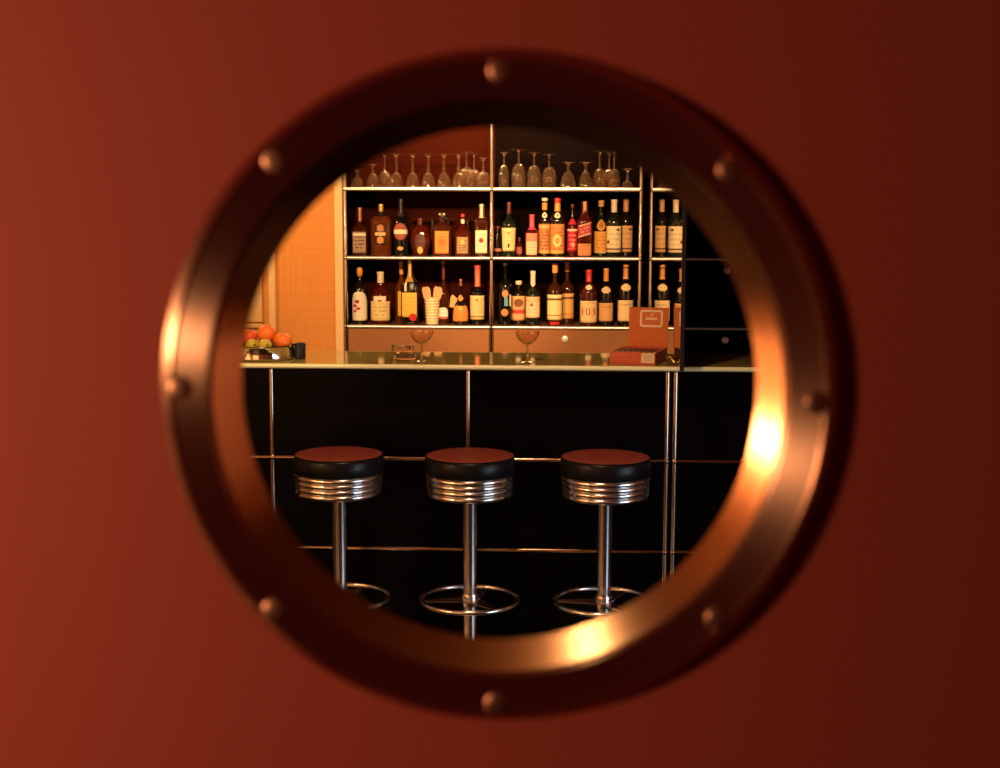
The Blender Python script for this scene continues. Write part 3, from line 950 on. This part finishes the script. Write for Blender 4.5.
b = B('decanter', 'squat decanter with orange label and diamond tag on its thin neck', 460.8, 278.3, lb_, 16.4, L, y=1.89, glass=DARK_GLASS, shoulder=0.40, hs=0.14, neck=0.16, shape='squat', cat='decanter') \
    .lab(0.08, 0.42, 0.93, label_mat('amber_decanter_label', (0.70, 0.26, 0.06), (0.45, 0.12, 0.03), 5, ovals=[(0.5, 0.85, 0.12, 0.12, GLD)], text=0.4)).cap(0.86, COPPER_CAP)
MB().prism([(0, -0.02), (0.0155, 0), (0, 0.02), (-0.0155, 0)], -0.0012, 0.0012).build('diamond_tag', ORANGE_CAP, b.t).location = (0, -0.016, b.H * 0.585)
B('whisky_bottle', 'dark bottle with tall orange-red capsule and tan label beside the middle chrome post', 477.4, 264, lb_, 15.2, L, glass=BLACK_GLASS, shoulder=0.50, hs=0.16, neck=0.36, shape='round') \
    .lab(0.09, 0.49, 0.97, label_mat('tan_yellow_label', (0.80, 0.56, 0.24), INK, 9, bands=[(0.1, 0.14, INK)], ovals=[(0.5, 0.82, 0.1, 0.05, (0.3, 0.15, 0.05))], text=0.3)).cap(0.64, noisy('orange_red_capsule', (0.66, 0.16, 0.07), (0.56, 0.12, 0.05), 120, 0.35), top=0.93).cap(0.93, PINK_CAP, name='tip', grow=1.1)

# ---- lower shelf, bay beside the mirror
b = B('liqueur_bottle', 'black bottle with round orange medallion, blue patch and ball cap', 505.0, 261, lb_, 14.6, L, glass=BLACK_GLASS, shoulder=0.58, hs=0.16, neck=0.22, shape='square') \
    .lab(0.44, 0.56, 0.42, label_mat('orange_round_medal', (0.70, 0.30, 0.12), INK, 2), 'oval', 'medallion', cx=0.05).lab(0.30, 0.44, 0.26, label_mat('blue_patch', (0.12, 0.34, 0.46), INK, 2, text=0), name='patch', cx=0.18) \
    .lab(0.14, 0.26, 0.50, label_mat('orange_brown_patch', (0.60, 0.24, 0.08), INK, 3), 'oval', 'foot_label').lab(0.30, 0.48, 0.10, label_mat('cream_strip', CRM, INK, 1, text=0), name='strip', cx=0.72, slant=-0.12)
MB().ball((0, 0, b.H * 0.965), 0.0115, 16, 10).build('ball_cap', CREAM, b.t)
B('brandy_bottle', 'bottle with pale cap, dark round emblem and red-banded tan label', 518.6, 280, lb_, 13.6, L, y=1.92, glass=DARK_GLASS, shoulder=0.66, hs=0.14, neck=0.30, shape='square') \
    .lab(0.10, 0.66, 0.97, label_mat('round_emblem_label', (0.74, 0.40, 0.18), (0.45, 0.18, 0.07), 7, ovals=[(0.5, 0.72, 0.33, 0.17, (0.22, 0.08, 0.03))], bands=[(0.28, 0.44, (0.55, 0.06, 0.05))], text=0.3)).cap(0.92, CREAM, grow=1.35)
B('wine_bottle', 'dark bottle with cream capsule and cream label flecked red', 532.8, 269.6, lb_, 14.6, L, y=1.89, glass=GREEN_GLASS, shoulder=0.54, hs=0.18, neck=0.32, shape='round') \
    .lab(0.14, 0.53, 0.98, label_mat('red_flecked_label', (0.84, 0.60, 0.34), (0.55, 0.16, 0.08), 6, ovals=[(0.42, 0.62, 0.09, 0.08, RED)], bands=[(0.76, 1.0, (0.80, 0.45, 0.25))], text=0.35)).cap(0.74, CREAM)
gin = lambda nm, c: label_mat(nm, c, (0.55, 0.45, 0.12), 8, bands=[(0.78, 0.86, (0.14, 0.06, 0.03)), (0.16, 0.21, (0.50, 0.20, 0.06))], text=0.18)
B('rye_bottle', 'bottle with orange capsule and cream-yellow label with dark top band', 554.6, 262, lb_, 15.6, L, y=1.89, glass=BROWN_GLASS, shoulder=0.57, hs=0.14, neck=0.26, shape='round') \
    .lab(0.09, 0.50, 0.98, gin('cream_banded_label', (0.86, 0.68, 0.32))).cap(0.85, ORANGE_CAP, grow=1.35).lab(0.01, 0.06, 0.6, label_mat('red_foot_strip', RED, INK, 1, text=0), name='foot_strip')
B('rye_bottle', 'bottle with orange capsule and darker orange label, behind its cream twin', 566.8, 262, lb_, 14.4, L, y=1.975, glass=BROWN_GLASS, shoulder=0.57, hs=0.14, neck=0.26, shape='round') \
    .lab(0.09, 0.50, 0.98, gin('orange_banded_label', (0.74, 0.38, 0.12))).cap(0.85, ORANGE_CAP, grow=1.35)
B('brandy_bottle', 'red-capped bottle whose cream label is numbered 103 in red', 588.4, 268, lb_, 17.4, L, y=1.88, glass=RED_GLASS, shoulder=0.58, hs=0.22, neck=0.33, shape='round') \
    .lab(0.06, 0.45, 0.97, label_mat('numbered_cream_label', (0.90, 0.66, 0.34), (0.45, 0.16, 0.06), 6, text=0.4, rect=(0.2, 0.8, 0.75, 0.95))).word('103', 0.19, 0.33, 0.72, pm('red_print', (0.55, 0.02, 0.03), 0.5)) \
    .lab(0.65, 0.74, 0.50, label_mat('cream_neck_label', CRM, INK, 2, text=0.3), 'oval', 'neck_label').cap(0.79, RED_CAP)
wine = label_mat('tan_wine_label', (0.80, 0.44, 0.18), (0.25, 0.10, 0.05), 7, text=0.6, rect=(0.15, 0.85, 0.72, 0.92))
wine2 = label_mat('cream_wine_label', (0.88, 0.66, 0.36), (0.25, 0.10, 0.05), 7, text=0.6, rect=(0.15, 0.85, 0.72, 0.92))
no = label_mat('pale_oval_shoulder_label', (0.88, 0.66, 0.36), (0.4, 0.2, 0.08), 3, text=0.5)
B('wine_bottle', 'black bottle with tan label and pale oval on its shoulder beside the 103 bottle', 605.6, 266.6, lb_, 15.0, L, y=1.89, glass=BLACK_GLASS, shoulder=0.56, hs=0.26, neck=0.32, shape='slope') \
    .lab(0.08, 0.40, 0.97, wine).lab(0.57, 0.69, 0.66, no, 'oval', 'neck_label').cap(0.78, ORANGE_CAP)
B('wine_bottle', 'black bottle with cream label and pale oval shoulder label, partly behind the cigar box', 625.2, 262, lb_, 16.2, L, y=1.88, glass=BLACK_GLASS, shoulder=0.56, hs=0.26, neck=0.30, shape='slope') \
    .lab(0.08, 0.42, 0.97, wine2).lab(0.57, 0.69, 0.66, no, 'oval', 'neck_label').cap(0.76, ORANGE_CAP, top=0.93).cap(0.95, ORANGE_CAP, name='cap', grow=1.05)

# ------------------------------------------------------------------ stemware
def glass_profile(H, Rb, Rf, bowl, style):
    """standing upside down: mouth at z = 0, foot at z = H; one closed outline, outside then inside"""
    hb = H * bowl
    o, i_ = [], []
    n = 12
    for k in range(n + 1):
        f = k / n
        if style == 'tulip':
            r = Rb * (0.86 + 0.20 * math.sin(min(1.0, f * 1.5) * PI * 0.62)) * math.sqrt(max(0.0, 1 - f ** 2.6)) + 0.005 * f
        elif style == 'coupe':
            r = Rb * math.sqrt(max(0.0, 1 - f ** 1.5)) + 0.003 * f
        elif style == 'flute':
            r = Rb * (1 - 0.15 * f) * math.sqrt(max(0.0, 1 - f ** 4)) + 0.003 * f
        else:
            r = Rb * (0.35 * (1 - f) + 0.65) * math.sqrt(max(0.0, 1 - f ** 2.2)) + 0.008 * f
        o.append((max(r, 0.0034), hb * f))
        if k < n:
            i_.append((max(r - 0.0012, 0.0004), hb * f * 0.965))
    w = 0.0066 if style == 'round' else 0.0046
    st = [(w * 1.25, hb + (H - hb) * 0.12), (w, hb + (H - hb) * 0.35), (w * 0.92, hb + (H - hb) * 0.6), (w * 1.25, H - 0.016), (w * 1.9, H - 0.008), (Rf * 0.55, H - 0.0046), (Rf, H - 0.0022), (Rf, H - 0.0008), (Rf * 0.9, H), (0, H)]
    return [(0, hb * 0.955)] + [(r, z) for r, z in reversed(i_)] + o + st


def stemmed(px, top, base, wpx, fpx, bowl, style, shelf, y, label, group, name='wine_glass', proto=None):
    x = at(px, base, y).x
    z = ZS[shelf] + SH_TOP
    k = ppm(x, y, z + 0.1)
    H = (base - top) / k
    o = MB().lathe(glass_profile(H, wpx / 2 / k, fpx / 2 / k, bowl, style), 32).build(name, GLASS, None, 50)
    o.location = (x, y, z)
    tag(o, label, 'glass', group)
    return o


G1 = 'upside-down glasses on the top shelf, bay by the wall'
G2 = 'upside-down glasses on the top shelf, bay by the mirror'
tb_ = 186.6
T = 5
for px, top, lab_ in [(357.3, 169, 'short upside-down glass at the wall end of the top shelf'), (373, 163, 'upside-down glass second from the wall end of the top shelf')]:
    stemmed(px, top, tb_, 14, 10, 0.62, 'round', T, 1.90, lab_, G1)
stemmed(384.8, 152.5, tb_, 13, 10, 0.52, 'tulip', T, 1.99, 'upside-down glass third from the wall end of the top shelf, before the even row', G1)
for i, px in enumerate([396.6, 412.8, 428.4, 444.0, 458.6]):
    stemmed(px, 153, tb_, 15.0, 14.6, 0.46, 'round', T, 1.89, f'upside-down wine glass, {["first", "second", "third", "fourth", "fifth"][i]} of five alike in the even row, counted from the wall', G1)
stemmed(466.5, 150.5, tb_, 17, 14, 0.60, 'tulip', T, 1.985, 'tall upside-down glass behind the end of the even row of five', G1)
stemmed(474, 152, tb_, 13, 12, 0.58, 'tulip', T, 2.07, 'upside-down glass at the back between the even row and the middle post', G1)
stemmed(483.2, 156.5, tb_, 15, 10, 0.56, 'tulip', T, 1.90, 'upside-down glass beside the middle post on the wall side', G1)
for i, (px, top, w, fw_) in enumerate([(504, 151, 10.5, 9), (518.6, 148.6, 14.5, 16), (534, 151, 14.5, 13), (549, 153, 14.5, 14)]):
    stemmed(px, top, tb_, w, fw_, 0.66, 'tulip', T, 1.90, f'tall upside-down tulip glass, {["next to the middle post", "second from the middle post", "third from the middle post", "fourth from the middle post"][i]}, mirror bay', G2)
for i, (px, w) in enumerate([(568, 17), (585.6, 15)]):
    stemmed(px, 160.7, tb_, w, 13.5, 0.66, 'round', T, 1.89, f'short upside-down goblet, {["wider", "narrower"][i]} of the two alike on the top shelf', G2, 'goblet')
stemmed(599.6, 149.7, tb_, 14, 12, 0.55, 'tulip', T, 1.90, 'tall upside-down glass beside the goblets, first of the close three', G2)
stemmed(609.0, 149.7, tb_, 14, 8, 0.55, 'tulip', T, 1.97, 'tall upside-down glass at the middle of the close three', G2)
stemmed(614.0, 150.5, tb_, 12, 6, 0.55, 'tulip', T, 1.88, 'tall upside-down glass, last of the close three towards the mirror', G2)
stemmed(627.4, 167, tb_, 13, 12.5, 0.40, 'round', T, 1.89, 'smallest upside-down glass at the mirror end of the top shelf', G2)
for i, px in enumerate([418.5, 432.5, 448, 467.5, 478]):
    stemmed(px, 218, mb_, 14, 13, 0.5, 'round', M, 2.06 if px < 470 else 1.985, f'upside-down glass at the back of the middle shelf, {["first", "second", "third", "fourth", "fifth"][i]} of five behind the bottles', 'upside-down glasses behind the middle shelf bottles')

# ------------------------------------------------------------------ things on the counter
CRYSTAL = GLASS
cx = at(421.6, 361, -0.04).x


def make_coupe(label, x, y):
    t = thing('coupe_glass', label, 'glass', (x, y, CT), 0, 'coupe glasses on the counter')
    Hc = 0.117
    pr = [(0, 0.0), (0.030, 0.0), (0.031, 0.0015), (0.024, 0.004), (0.008, 0.007), (0.005, 0.016), (0.0042, 0.030), (0.0075, 0.036), (0.0042, 0.042), (0.004, 0.065), (0, 0.067)]
    MB().lathe(pr, 32).build('stem_and_foot', GLASS, t, 45)
    ob, ib = [], []
    for k in range(10):
        f = k / 9
        r = 0.005 + 0.0395 * math.sin(f * PI / 2) ** 0.75
        z = 0.066 + (Hc - 0.066) * f ** 1.2
        ob.append((r, z))
        ib.append((max(r - 0.0022, 0.0005), z + 0.0025 * (1 - f)))
    mb = MB()
    prof = [(0, 0.0655)] + ob + [(p[0], p[1]) for p in reversed(ib)] + [(0, 0.0695)]
    n = 48
    mb.lathe(prof, n)
    # cut facets: pull every other column in on the outside of the bowl
    cnt = 1
    for r, z in ob:
        for k in range(n):
            vx, vy, vz = mb.v[cnt + k]
            g = 1 - 0.035 * (1 if (k // 2) % 2 else 0) * (1 if 0.070 < vz < 0.108 else 0)
            mb.v[cnt + k] = (vx * g, vy * g, vz)
        cnt += n
    mb.build('cut_bowl', GLASS, t, 12)
    return t


coupe = make_coupe('cut glass coupe beside the glass ashtrays on the counter', cx, -0.04)
dup(coupe, (at(527.3, 361, -0.04).x, -0.04, CT), 'cut glass coupe standing alone at the middle of the counter')


def ashtray(label, x, y, z, r, h):
    mb = MB()
    n = 48
    pr = [(0, 0), (r * 0.86, 0), (r * 0.95, 0.003), (r, h * 0.5), (r * 0.98, h - 0.003), (r * 0.94, h), (r * 0.80, h), (r * 0.74, h - 0.003), (r * 0.62, h * 0.35), (0, h * 0.33)]
    mb.lathe(pr, n, 3.2)
    for i, v in enumerate(mb.v):
        a = math.atan2(v[1], v[0])
        g = 1 + 0.025 * math.cos(a * 16)
        if v[2] < h - 0.001 and math.hypot(v[0], v[1]) > r * 0.83:
            mb.v[i] = (v[0] * g, v[1] * g, v[2])
    o = mb.build('glass_ashtray', GLASS, None, 30)
    o.location = (x, y, z)
    return tag(o, label, 'ashtray', 'stacked glass ashtrays')


ax = at(403, 361, 0.0).x
ashtray('square ribbed glass ashtray lying on the counter under another', ax + 0.003, 0.01, CT, 0.044, 0.026)
o = ashtray('square ribbed glass ashtray stacked on top of the other one', ax - 0.004, 0.01, CT + 0.0295, 0.042, 0.026)
o.rotation_euler = (0, 0, 0.25)

# bowl of fruit
by = 0.03
bcx = at(263, 361, by).x
bk = ppm(bcx, by, CT)
bowl = thing('fruit_bowl', 'low straight-sided chrome bowl of fruit on the counter', 'bowl', (bcx, by, CT))
RB = 33 / bk
MB().lathe([(0, 0), (RB * 0.93, 0), (RB * 0.97, 0.003), (RB, 0.008), (RB * 0.975, 0.048), (RB * 0.99, 0.051), (RB * 0.975, 0.054), (RB * 0.955, 0.052), (RB * 0.955, 0.022), (0, 0.018)], 72).build('hammered_body', noisy('hammered_chrome', (0.80, 0.76, 0.72), (0.70, 0.66, 0.62), 70, 0.10, 1.0, bump=0.2), bowl, 40)
ORANGE = noisy('orange_peel', (0.85, 0.20, 0.025), (0.78, 0.16, 0.02), 160, 0.42, 0, 0.4, 0.35)
TANGERINE = noisy('deep_red_orange_peel', (0.78, 0.12, 0.03), (0.70, 0.09, 0.025), 160, 0.42, 0, 0.4, 0.35)
LEMON = noisy('yellow_green_peel', (0.55, 0.42, 0.04), (0.45, 0.38, 0.03), 120, 0.42, 0, 0.4, 0.3)
STEM = noisy('fruit_stem', (0.10, 0.09, 0.03), (0.07, 0.06, 0.02), 60, 0.7)


def fruit(name, label, px, py, y, r, mat, cat, lemon=False, tilt=0.3):
    c = at(px, py, y)
    t = thing(name, label, cat, (c.x, c.y, c.z), 0, None)
    mb = MB()
    prof = []
    n = 18
    for i in range(n + 1):
        a = PI * i / n
        rr, zz = r * math.sin(a), -r * math.cos(a)
        if lemon:
            zz *= 1.12
            if i in (0, n):
                zz *= 1.16
            if i in (1, n - 1):
                zz *= 1.06
                rr *= 0.8
        elif i == n:
            zz -= r * 0.06
        prof.append((0 if i in (0, n) else rr, zz * (0.95 if not lemon else 1)))
    mb.lathe(prof, 32)
    o = mb.build('peel', mat, t, 60)
    s_ = MB().lathe([(0, 0.0), (0.0035, 0.0), (0.003, 0.003), (0, 0.0035)], 8).build('stem', STEM, t)
    s_.location = (0, 0, prof[-1][1] - 0.0005)
    t.rotation_euler = (tilt if not lemon else 1.3, 0.25, 0.4)
    return t


fruit('orange', 'bright orange lying topmost in the fruit bowl', 267, 334, by + 0.03, 0.039, ORANGE, 'orange')
fruit('orange', 'bright orange resting at the bowl rim nearest the black canister', 282.6, 342.0, by, 0.0365, ORANGE, 'orange', tilt=-0.4)
fruit('tangerine', 'reddish orange fruit half hidden at the wall side of the bowl', 249, 337, by + 0.045, 0.032, TANGERINE, 'orange')
fruit('lime', 'yellow-green lime at the front of the bowl below the topmost orange', 265, 346, by - 0.068, 0.0265, LEMON, 'lime', True)
fruit('lime', 'yellow-green lime in the bowl farthest from the black canister', 252.5, 346, by - 0.042, 0.0265, LEMON, 'lime', True)
cnx = at(299.5, 360, 0.02)
can = thing('canister', 'small black canister standing beside the fruit bowl', 'canister', (cnx.x + 0.003, 0.02, CT), 0)
MB().lathe([(0, 0), (0.019, 0), (0.0205, 0.002), (0.021, 0.004), (0.021, 0.046), (0.020, 0.048), (0, 0.048)], 36).build('body', BLACK_PLASTIC, can, 30)
MB().lathe([(0, 0.0482), (0.0222, 0.0482), (0.0224, 0.052), (0.0222, 0.060), (0.020, 0.062), (0, 0.062)], 36).build('lid', BLACK_PLASTIC, can, 30)

# cigar box
CEDAR = noisy('cigar_box_cedar', (0.60, 0.17, 0.03), (0.52, 0.14, 0.024), 8, 0.5, 0, 0.3, stretch=(1, 6, 6))
REDPAPER = noisy('red_orange_box_paper', (0.50, 0.10, 0.045), (0.44, 0.085, 0.04), 12, 0.5, 0, 0.3)
fl = on_level(609.8, 363.4, CT)
fr = at(655.2, 364, fl.y - 0.045)
BW = (fr - fl).xy.length
rz = math.atan2(fr.y - fl.y, fr.x - fl.x)
box = thing('cigar_box', 'open orange cigar box standing on the counter against the mirror', 'cigar box', (fl.x, fl.y, CT), rz)
BD, BH = 0.235, 0.044
mb = MB()
mb.box(0, BW, 0, 0.006, 0, BH, b=0.0008)
mb.box(0, BW, BD - 0.006, BD, 0, BH, b=0.0008)
mb.box(0, 0.006, 0.006, BD - 0.006, 0, BH, b=0.0008)
mb.box(BW - 0.006, BW, 0.006, BD - 0.006, 0, BH, b=0.0008)
mb.box(0.004, BW - 0.004, 0.004, BD - 0.004, 0, 0.005)
mb.build('tray', REDPAPER, box)


def flat(name, mat, parent, x0, x1, z0, z1, y, th=0.0006, xform=None):
    """thin paper on a vertical face looking towards -y"""
    mb = MB()
    vs = [(x0, y, z0), (x1, y, z0), (x1, y, z1), (x0, y, z1), (x0, y - th, z0), (x1, y - th, z0), (x1, y - th, z1), (x0, y - th, z1)]
    mb.add(vs, [(3, 2, 1, 0), (4, 5, 6, 7), (0, 1, 5, 4), (1, 2, 6, 5), (2, 3, 7, 6), (3, 0, 4, 7)])
    uv = [(0, 0), (1, 0), (1, 1), (0, 1)] * 2
    return mb.build(name, mat, parent, 30, uv)


flat('front_print', label_mat('box_front_print', (0.50, 0.11, 0.045), (0.20, 0.04, 0.02), 3, text=0.7, rect=(0.08, 0.92, 0.36, 0.66)), box, 0.006, BW * 0.66, 0.008, BH - 0.006, -0.0002)
flat('stamp', label_mat('box_stamp', (0.66, 0.52, 0.32), (0.28, 0.22, 0.14), 5, text=0.8), box, BW * 0.69, BW - 0.004, 0.006, BH - 0.001, -0.0002)
lid = MB().box(0.013, BW - 0.004, 0, 0.006, 0.0, 0.152, b=0.0008).build('lid', CEDAR, box)
lid.location = (0.004, BD - 0.003, BH)
lid.rotation_euler = (math.radians(-6), 0, 0)
lw0, lw1 = 0.013, BW - 0.004


def rrect(x0, x1, z0, z1, r, n=6):
    pts = []
    for (cx_, cz_, a0) in ((x1 - r, z1 - r, 0), (x0 + r, z1 - r, 90), (x0 + r, z0 + r, 180), (x1 - r, z0 + r, 270)):
        for i in range(n + 1):
            a = math.radians(a0 + 90 * i / n)
            pts.append((cx_ + r * math.cos(a), cz_ + r * math.sin(a)))
    return pts


lc0, lc1 = lw0 + 0.28 * (lw1 - lw0), lw0 + 0.86 * (lw1 - lw0)
MB().prism(rrect(lc0, lc1, 0.076, 0.142, 0.011), -0.0008, -0.0001).build('label_frame', CREAM, lid)
MB().prism(rrect(lc0 + 0.008, lc1 - 0.008, 0.084, 0.134, 0.006), -0.0013, -0.0007).build('label_field', noisy('orange_label_field', (0.62, 0.17, 0.04), (0.56, 0.14, 0.035), 40, 0.5), lid)
MB().prism(rrect(lc0 + 0.022, lc1 - 0.022, 0.104, 0.112, 0.003), -0.0017, -0.0012).build('name_bar', CREAM, lid)
MB().prism([(0.5 * (lc0 + lc1) - 0.006, 0.117), (0.5 * (lc0 + lc1) + 0.005, 0.117), (0.5 * (lc0 + lc1) + 0.010, 0.131), (0.5 * (lc0 + lc1) + 0.001, 0.129)], -0.0017, -0.0012).build('emblem', GOLD_CAP, lid)
# cigars in the tray
CIG = noisy('tobacco_leaf', (0.12, 0.045, 0.02), (0.08, 0.03, 0.014), 60, 0.6)
BAND = noisy('red_gold_band', (0.60, 0.14, 0.06), (0.70, 0.40, 0.10), 200, 0.4)
rot = Matrix.Rotation(rz, 4, 'Z')
cigar = None
nc = 8
ords = ['outermost', 'second', 'third', 'fourth', 'fifth', 'sixth', 'seventh', 'eighth']
for i in range(nc):
    lx = 0.0155 + (BW - 0.031) * i / (nc - 1)
    p = Matrix.Translation(box.location) @ rot @ Vector((lx, 0.012, 0.0335))
    lb = f'dark cigar in the open box, {ords[i]} counted from the coupe side'
    if cigar is None:
        cigar = thing('cigar', lb, 'cigar', p, rz, 'cigars in the open box')
        mb = MB().tube([(0, y_, 0) for y_ in (0.0, 0.004, 0.012, 0.15, 0.195, 0.205)], [0.004, 0.0075, 0.0085, 0.0085, 0.0075, 0.004], 14)
        mb.build('wrapper', CIG, cigar, 60)
        MB().tube([(0, 0.030, 0), (0, 0.046, 0)], 0.0088, 14).build('band', BAND, cigar, 60)
    else:
        dup(cigar, p, lb)

# ------------------------------------------------------------------ light
def aim(o, target):
    d = Vector(target) - Vector(o.location)
    o.rotation_euler = d.to_track_quat('-Z', 'Y').to_euler()


def spot(name, loc, target, power, color, angle=60, blend=0.6, radius=0.05):
    l = bpy.data.lights.new(name, 'SPOT')
    l.energy = power
    l.color = color
    l.spot_size = math.radians(angle)
    l.spot_blend = blend
    l.shadow_soft_size = radius
    o = bpy.data.objects.new(name, l)
    COL.objects.link(o)
    o.location = loc
    aim(o, target)
    return o


def area(name, loc, target, power, color, sx, sy):
    l = bpy.data.lights.new(name, 'AREA')
    l.shape = 'RECTANGLE'
    l.size, l.size_y = sx, sy
    l.energy = power
    l.color = color
    o = bpy.data.objects.new(name, l)
    COL.objects.link(o)
    o.location = loc
    aim(o, target)
    return o


def point(name, loc, power, color, radius=0.06):
    l = bpy.data.lights.new(name, 'POINT')
    l.energy = power
    l.color = color
    l.shadow_soft_size = radius
    o = bpy.data.objects.new(name, l)
    COL.objects.link(o)
    o.location = loc
    return o


# picture lights over the bar aimed at the two bays
spot('shelf_spot_wall', (-0.72, -0.9, 2.45), (-0.72, 1.85, 1.5), 420, (1.0, 0.60, 0.28), 36, 0.5, 0.10)
spot('shelf_spot_mirror', (0.03, -0.9, 2.45), (0.03, 1.85, 1.5), 385, (1.0, 0.60, 0.28), 36, 0.5, 0.10)
# unseen strips added above the upturned glasses to make them glint
for xa, xb in ((XL, XM), (XM, XR)):
    area('glass_glint_strip', ((xa + xb) / 2, YF + 0.13, 2.40), ((xa + xb) / 2, YF + 0.13, 1.0), 21, (1.0, 0.58, 0.25), 0.6, 0.10)
# lamp washing the grasscloth wall
point('wall_lamp', (-2.05, 1.40, 2.30), 42, (1.0, 0.60, 0.24), 0.08)
# ceiling lamp over the stools; unseen spot added to brighten the fruit
spot('stool_spot', (-0.3, -1.6, 2.6), (-0.3, -0.4, 0.6), 130, (1.0, 0.52, 0.30), 75, 0.7, 0.08)
spot('fruit_fill_spot', (-1.0, -1.2, 2.55), (-1.12, 0.05, 1.1), 70, (1.0, 0.66, 0.34), 30, 0.7, 0.06)
# lamps just inside the porthole wall and a lamp on the side of the bar room
point('entrance_lamp', (-0.50, -3.70, 2.45), 8, (1.0, 0.80, 0.42), 0.06)
point('side_lamp', (-2.5, -2.75, 1.52), 60, (1.0, 0.62, 0.30), 0.15)
# unseen warm area lights added for broad glow in ring and stool chrome
area('left_warm_fill', (-2.92, -2.0, 1.25), (-0.2, -1.6, 1.0), 15, (1.0, 0.44, 0.15), 1.5, 1.7)
area('right_warm_fill', (2.92, -1.9, 1.3), (0.0, -1.9, 1.2), 5.2, (1.0, 0.40, 0.20), 1.6, 1.7)
area('door_side_warm_fill', (-1.7, -4.20, 0.75), (-0.6, -0.4, 0.6), 9, (1.0, 0.50, 0.18), 1.7, 1.1)
# cool side light on the stools: added area light, narrowed to miss the ring
o = area('cool_side_fill', (2.88, -2.2, 0.58), (-0.3, -0.35, 0.5), 14, (0.56, 0.78, 1.0), 2.2, 0.9)
o.data.spread = math.radians(80)
# lamp in the corridor in front of the porthole
area('corridor_lamp', (-1.12, -4.92, 1.56), (0.1, -4.34, 1.5), 9.6, (1.0, 0.64, 0.33), 0.10, 0.10)

w = bpy.data.worlds.new('world')
S.world = w
w.use_nodes = True
w.node_tree.nodes['Background'].inputs[0].default_value = (1.0, 0.14, 0.12, 1)
w.node_tree.nodes['Background'].inputs[1].default_value = 0.031

S.view_settings.view_transform = 'Standard'
S.view_settings.look = 'None'
S.view_settings.gamma = 1.0
S.view_settings.use_curve_mapping = False
S.view_settings.exposure = 0.0
S.cycles.use_denoising = True
S.cycles.max_bounces = 14
S.cycles.transmission_bounces = 12
S.cycles.transparent_max_bounces = 12
S.cycles.caustics_reflective = False
S.cycles.caustics_refractive = False
S.cycles.sample_clamp_indirect = 4.0
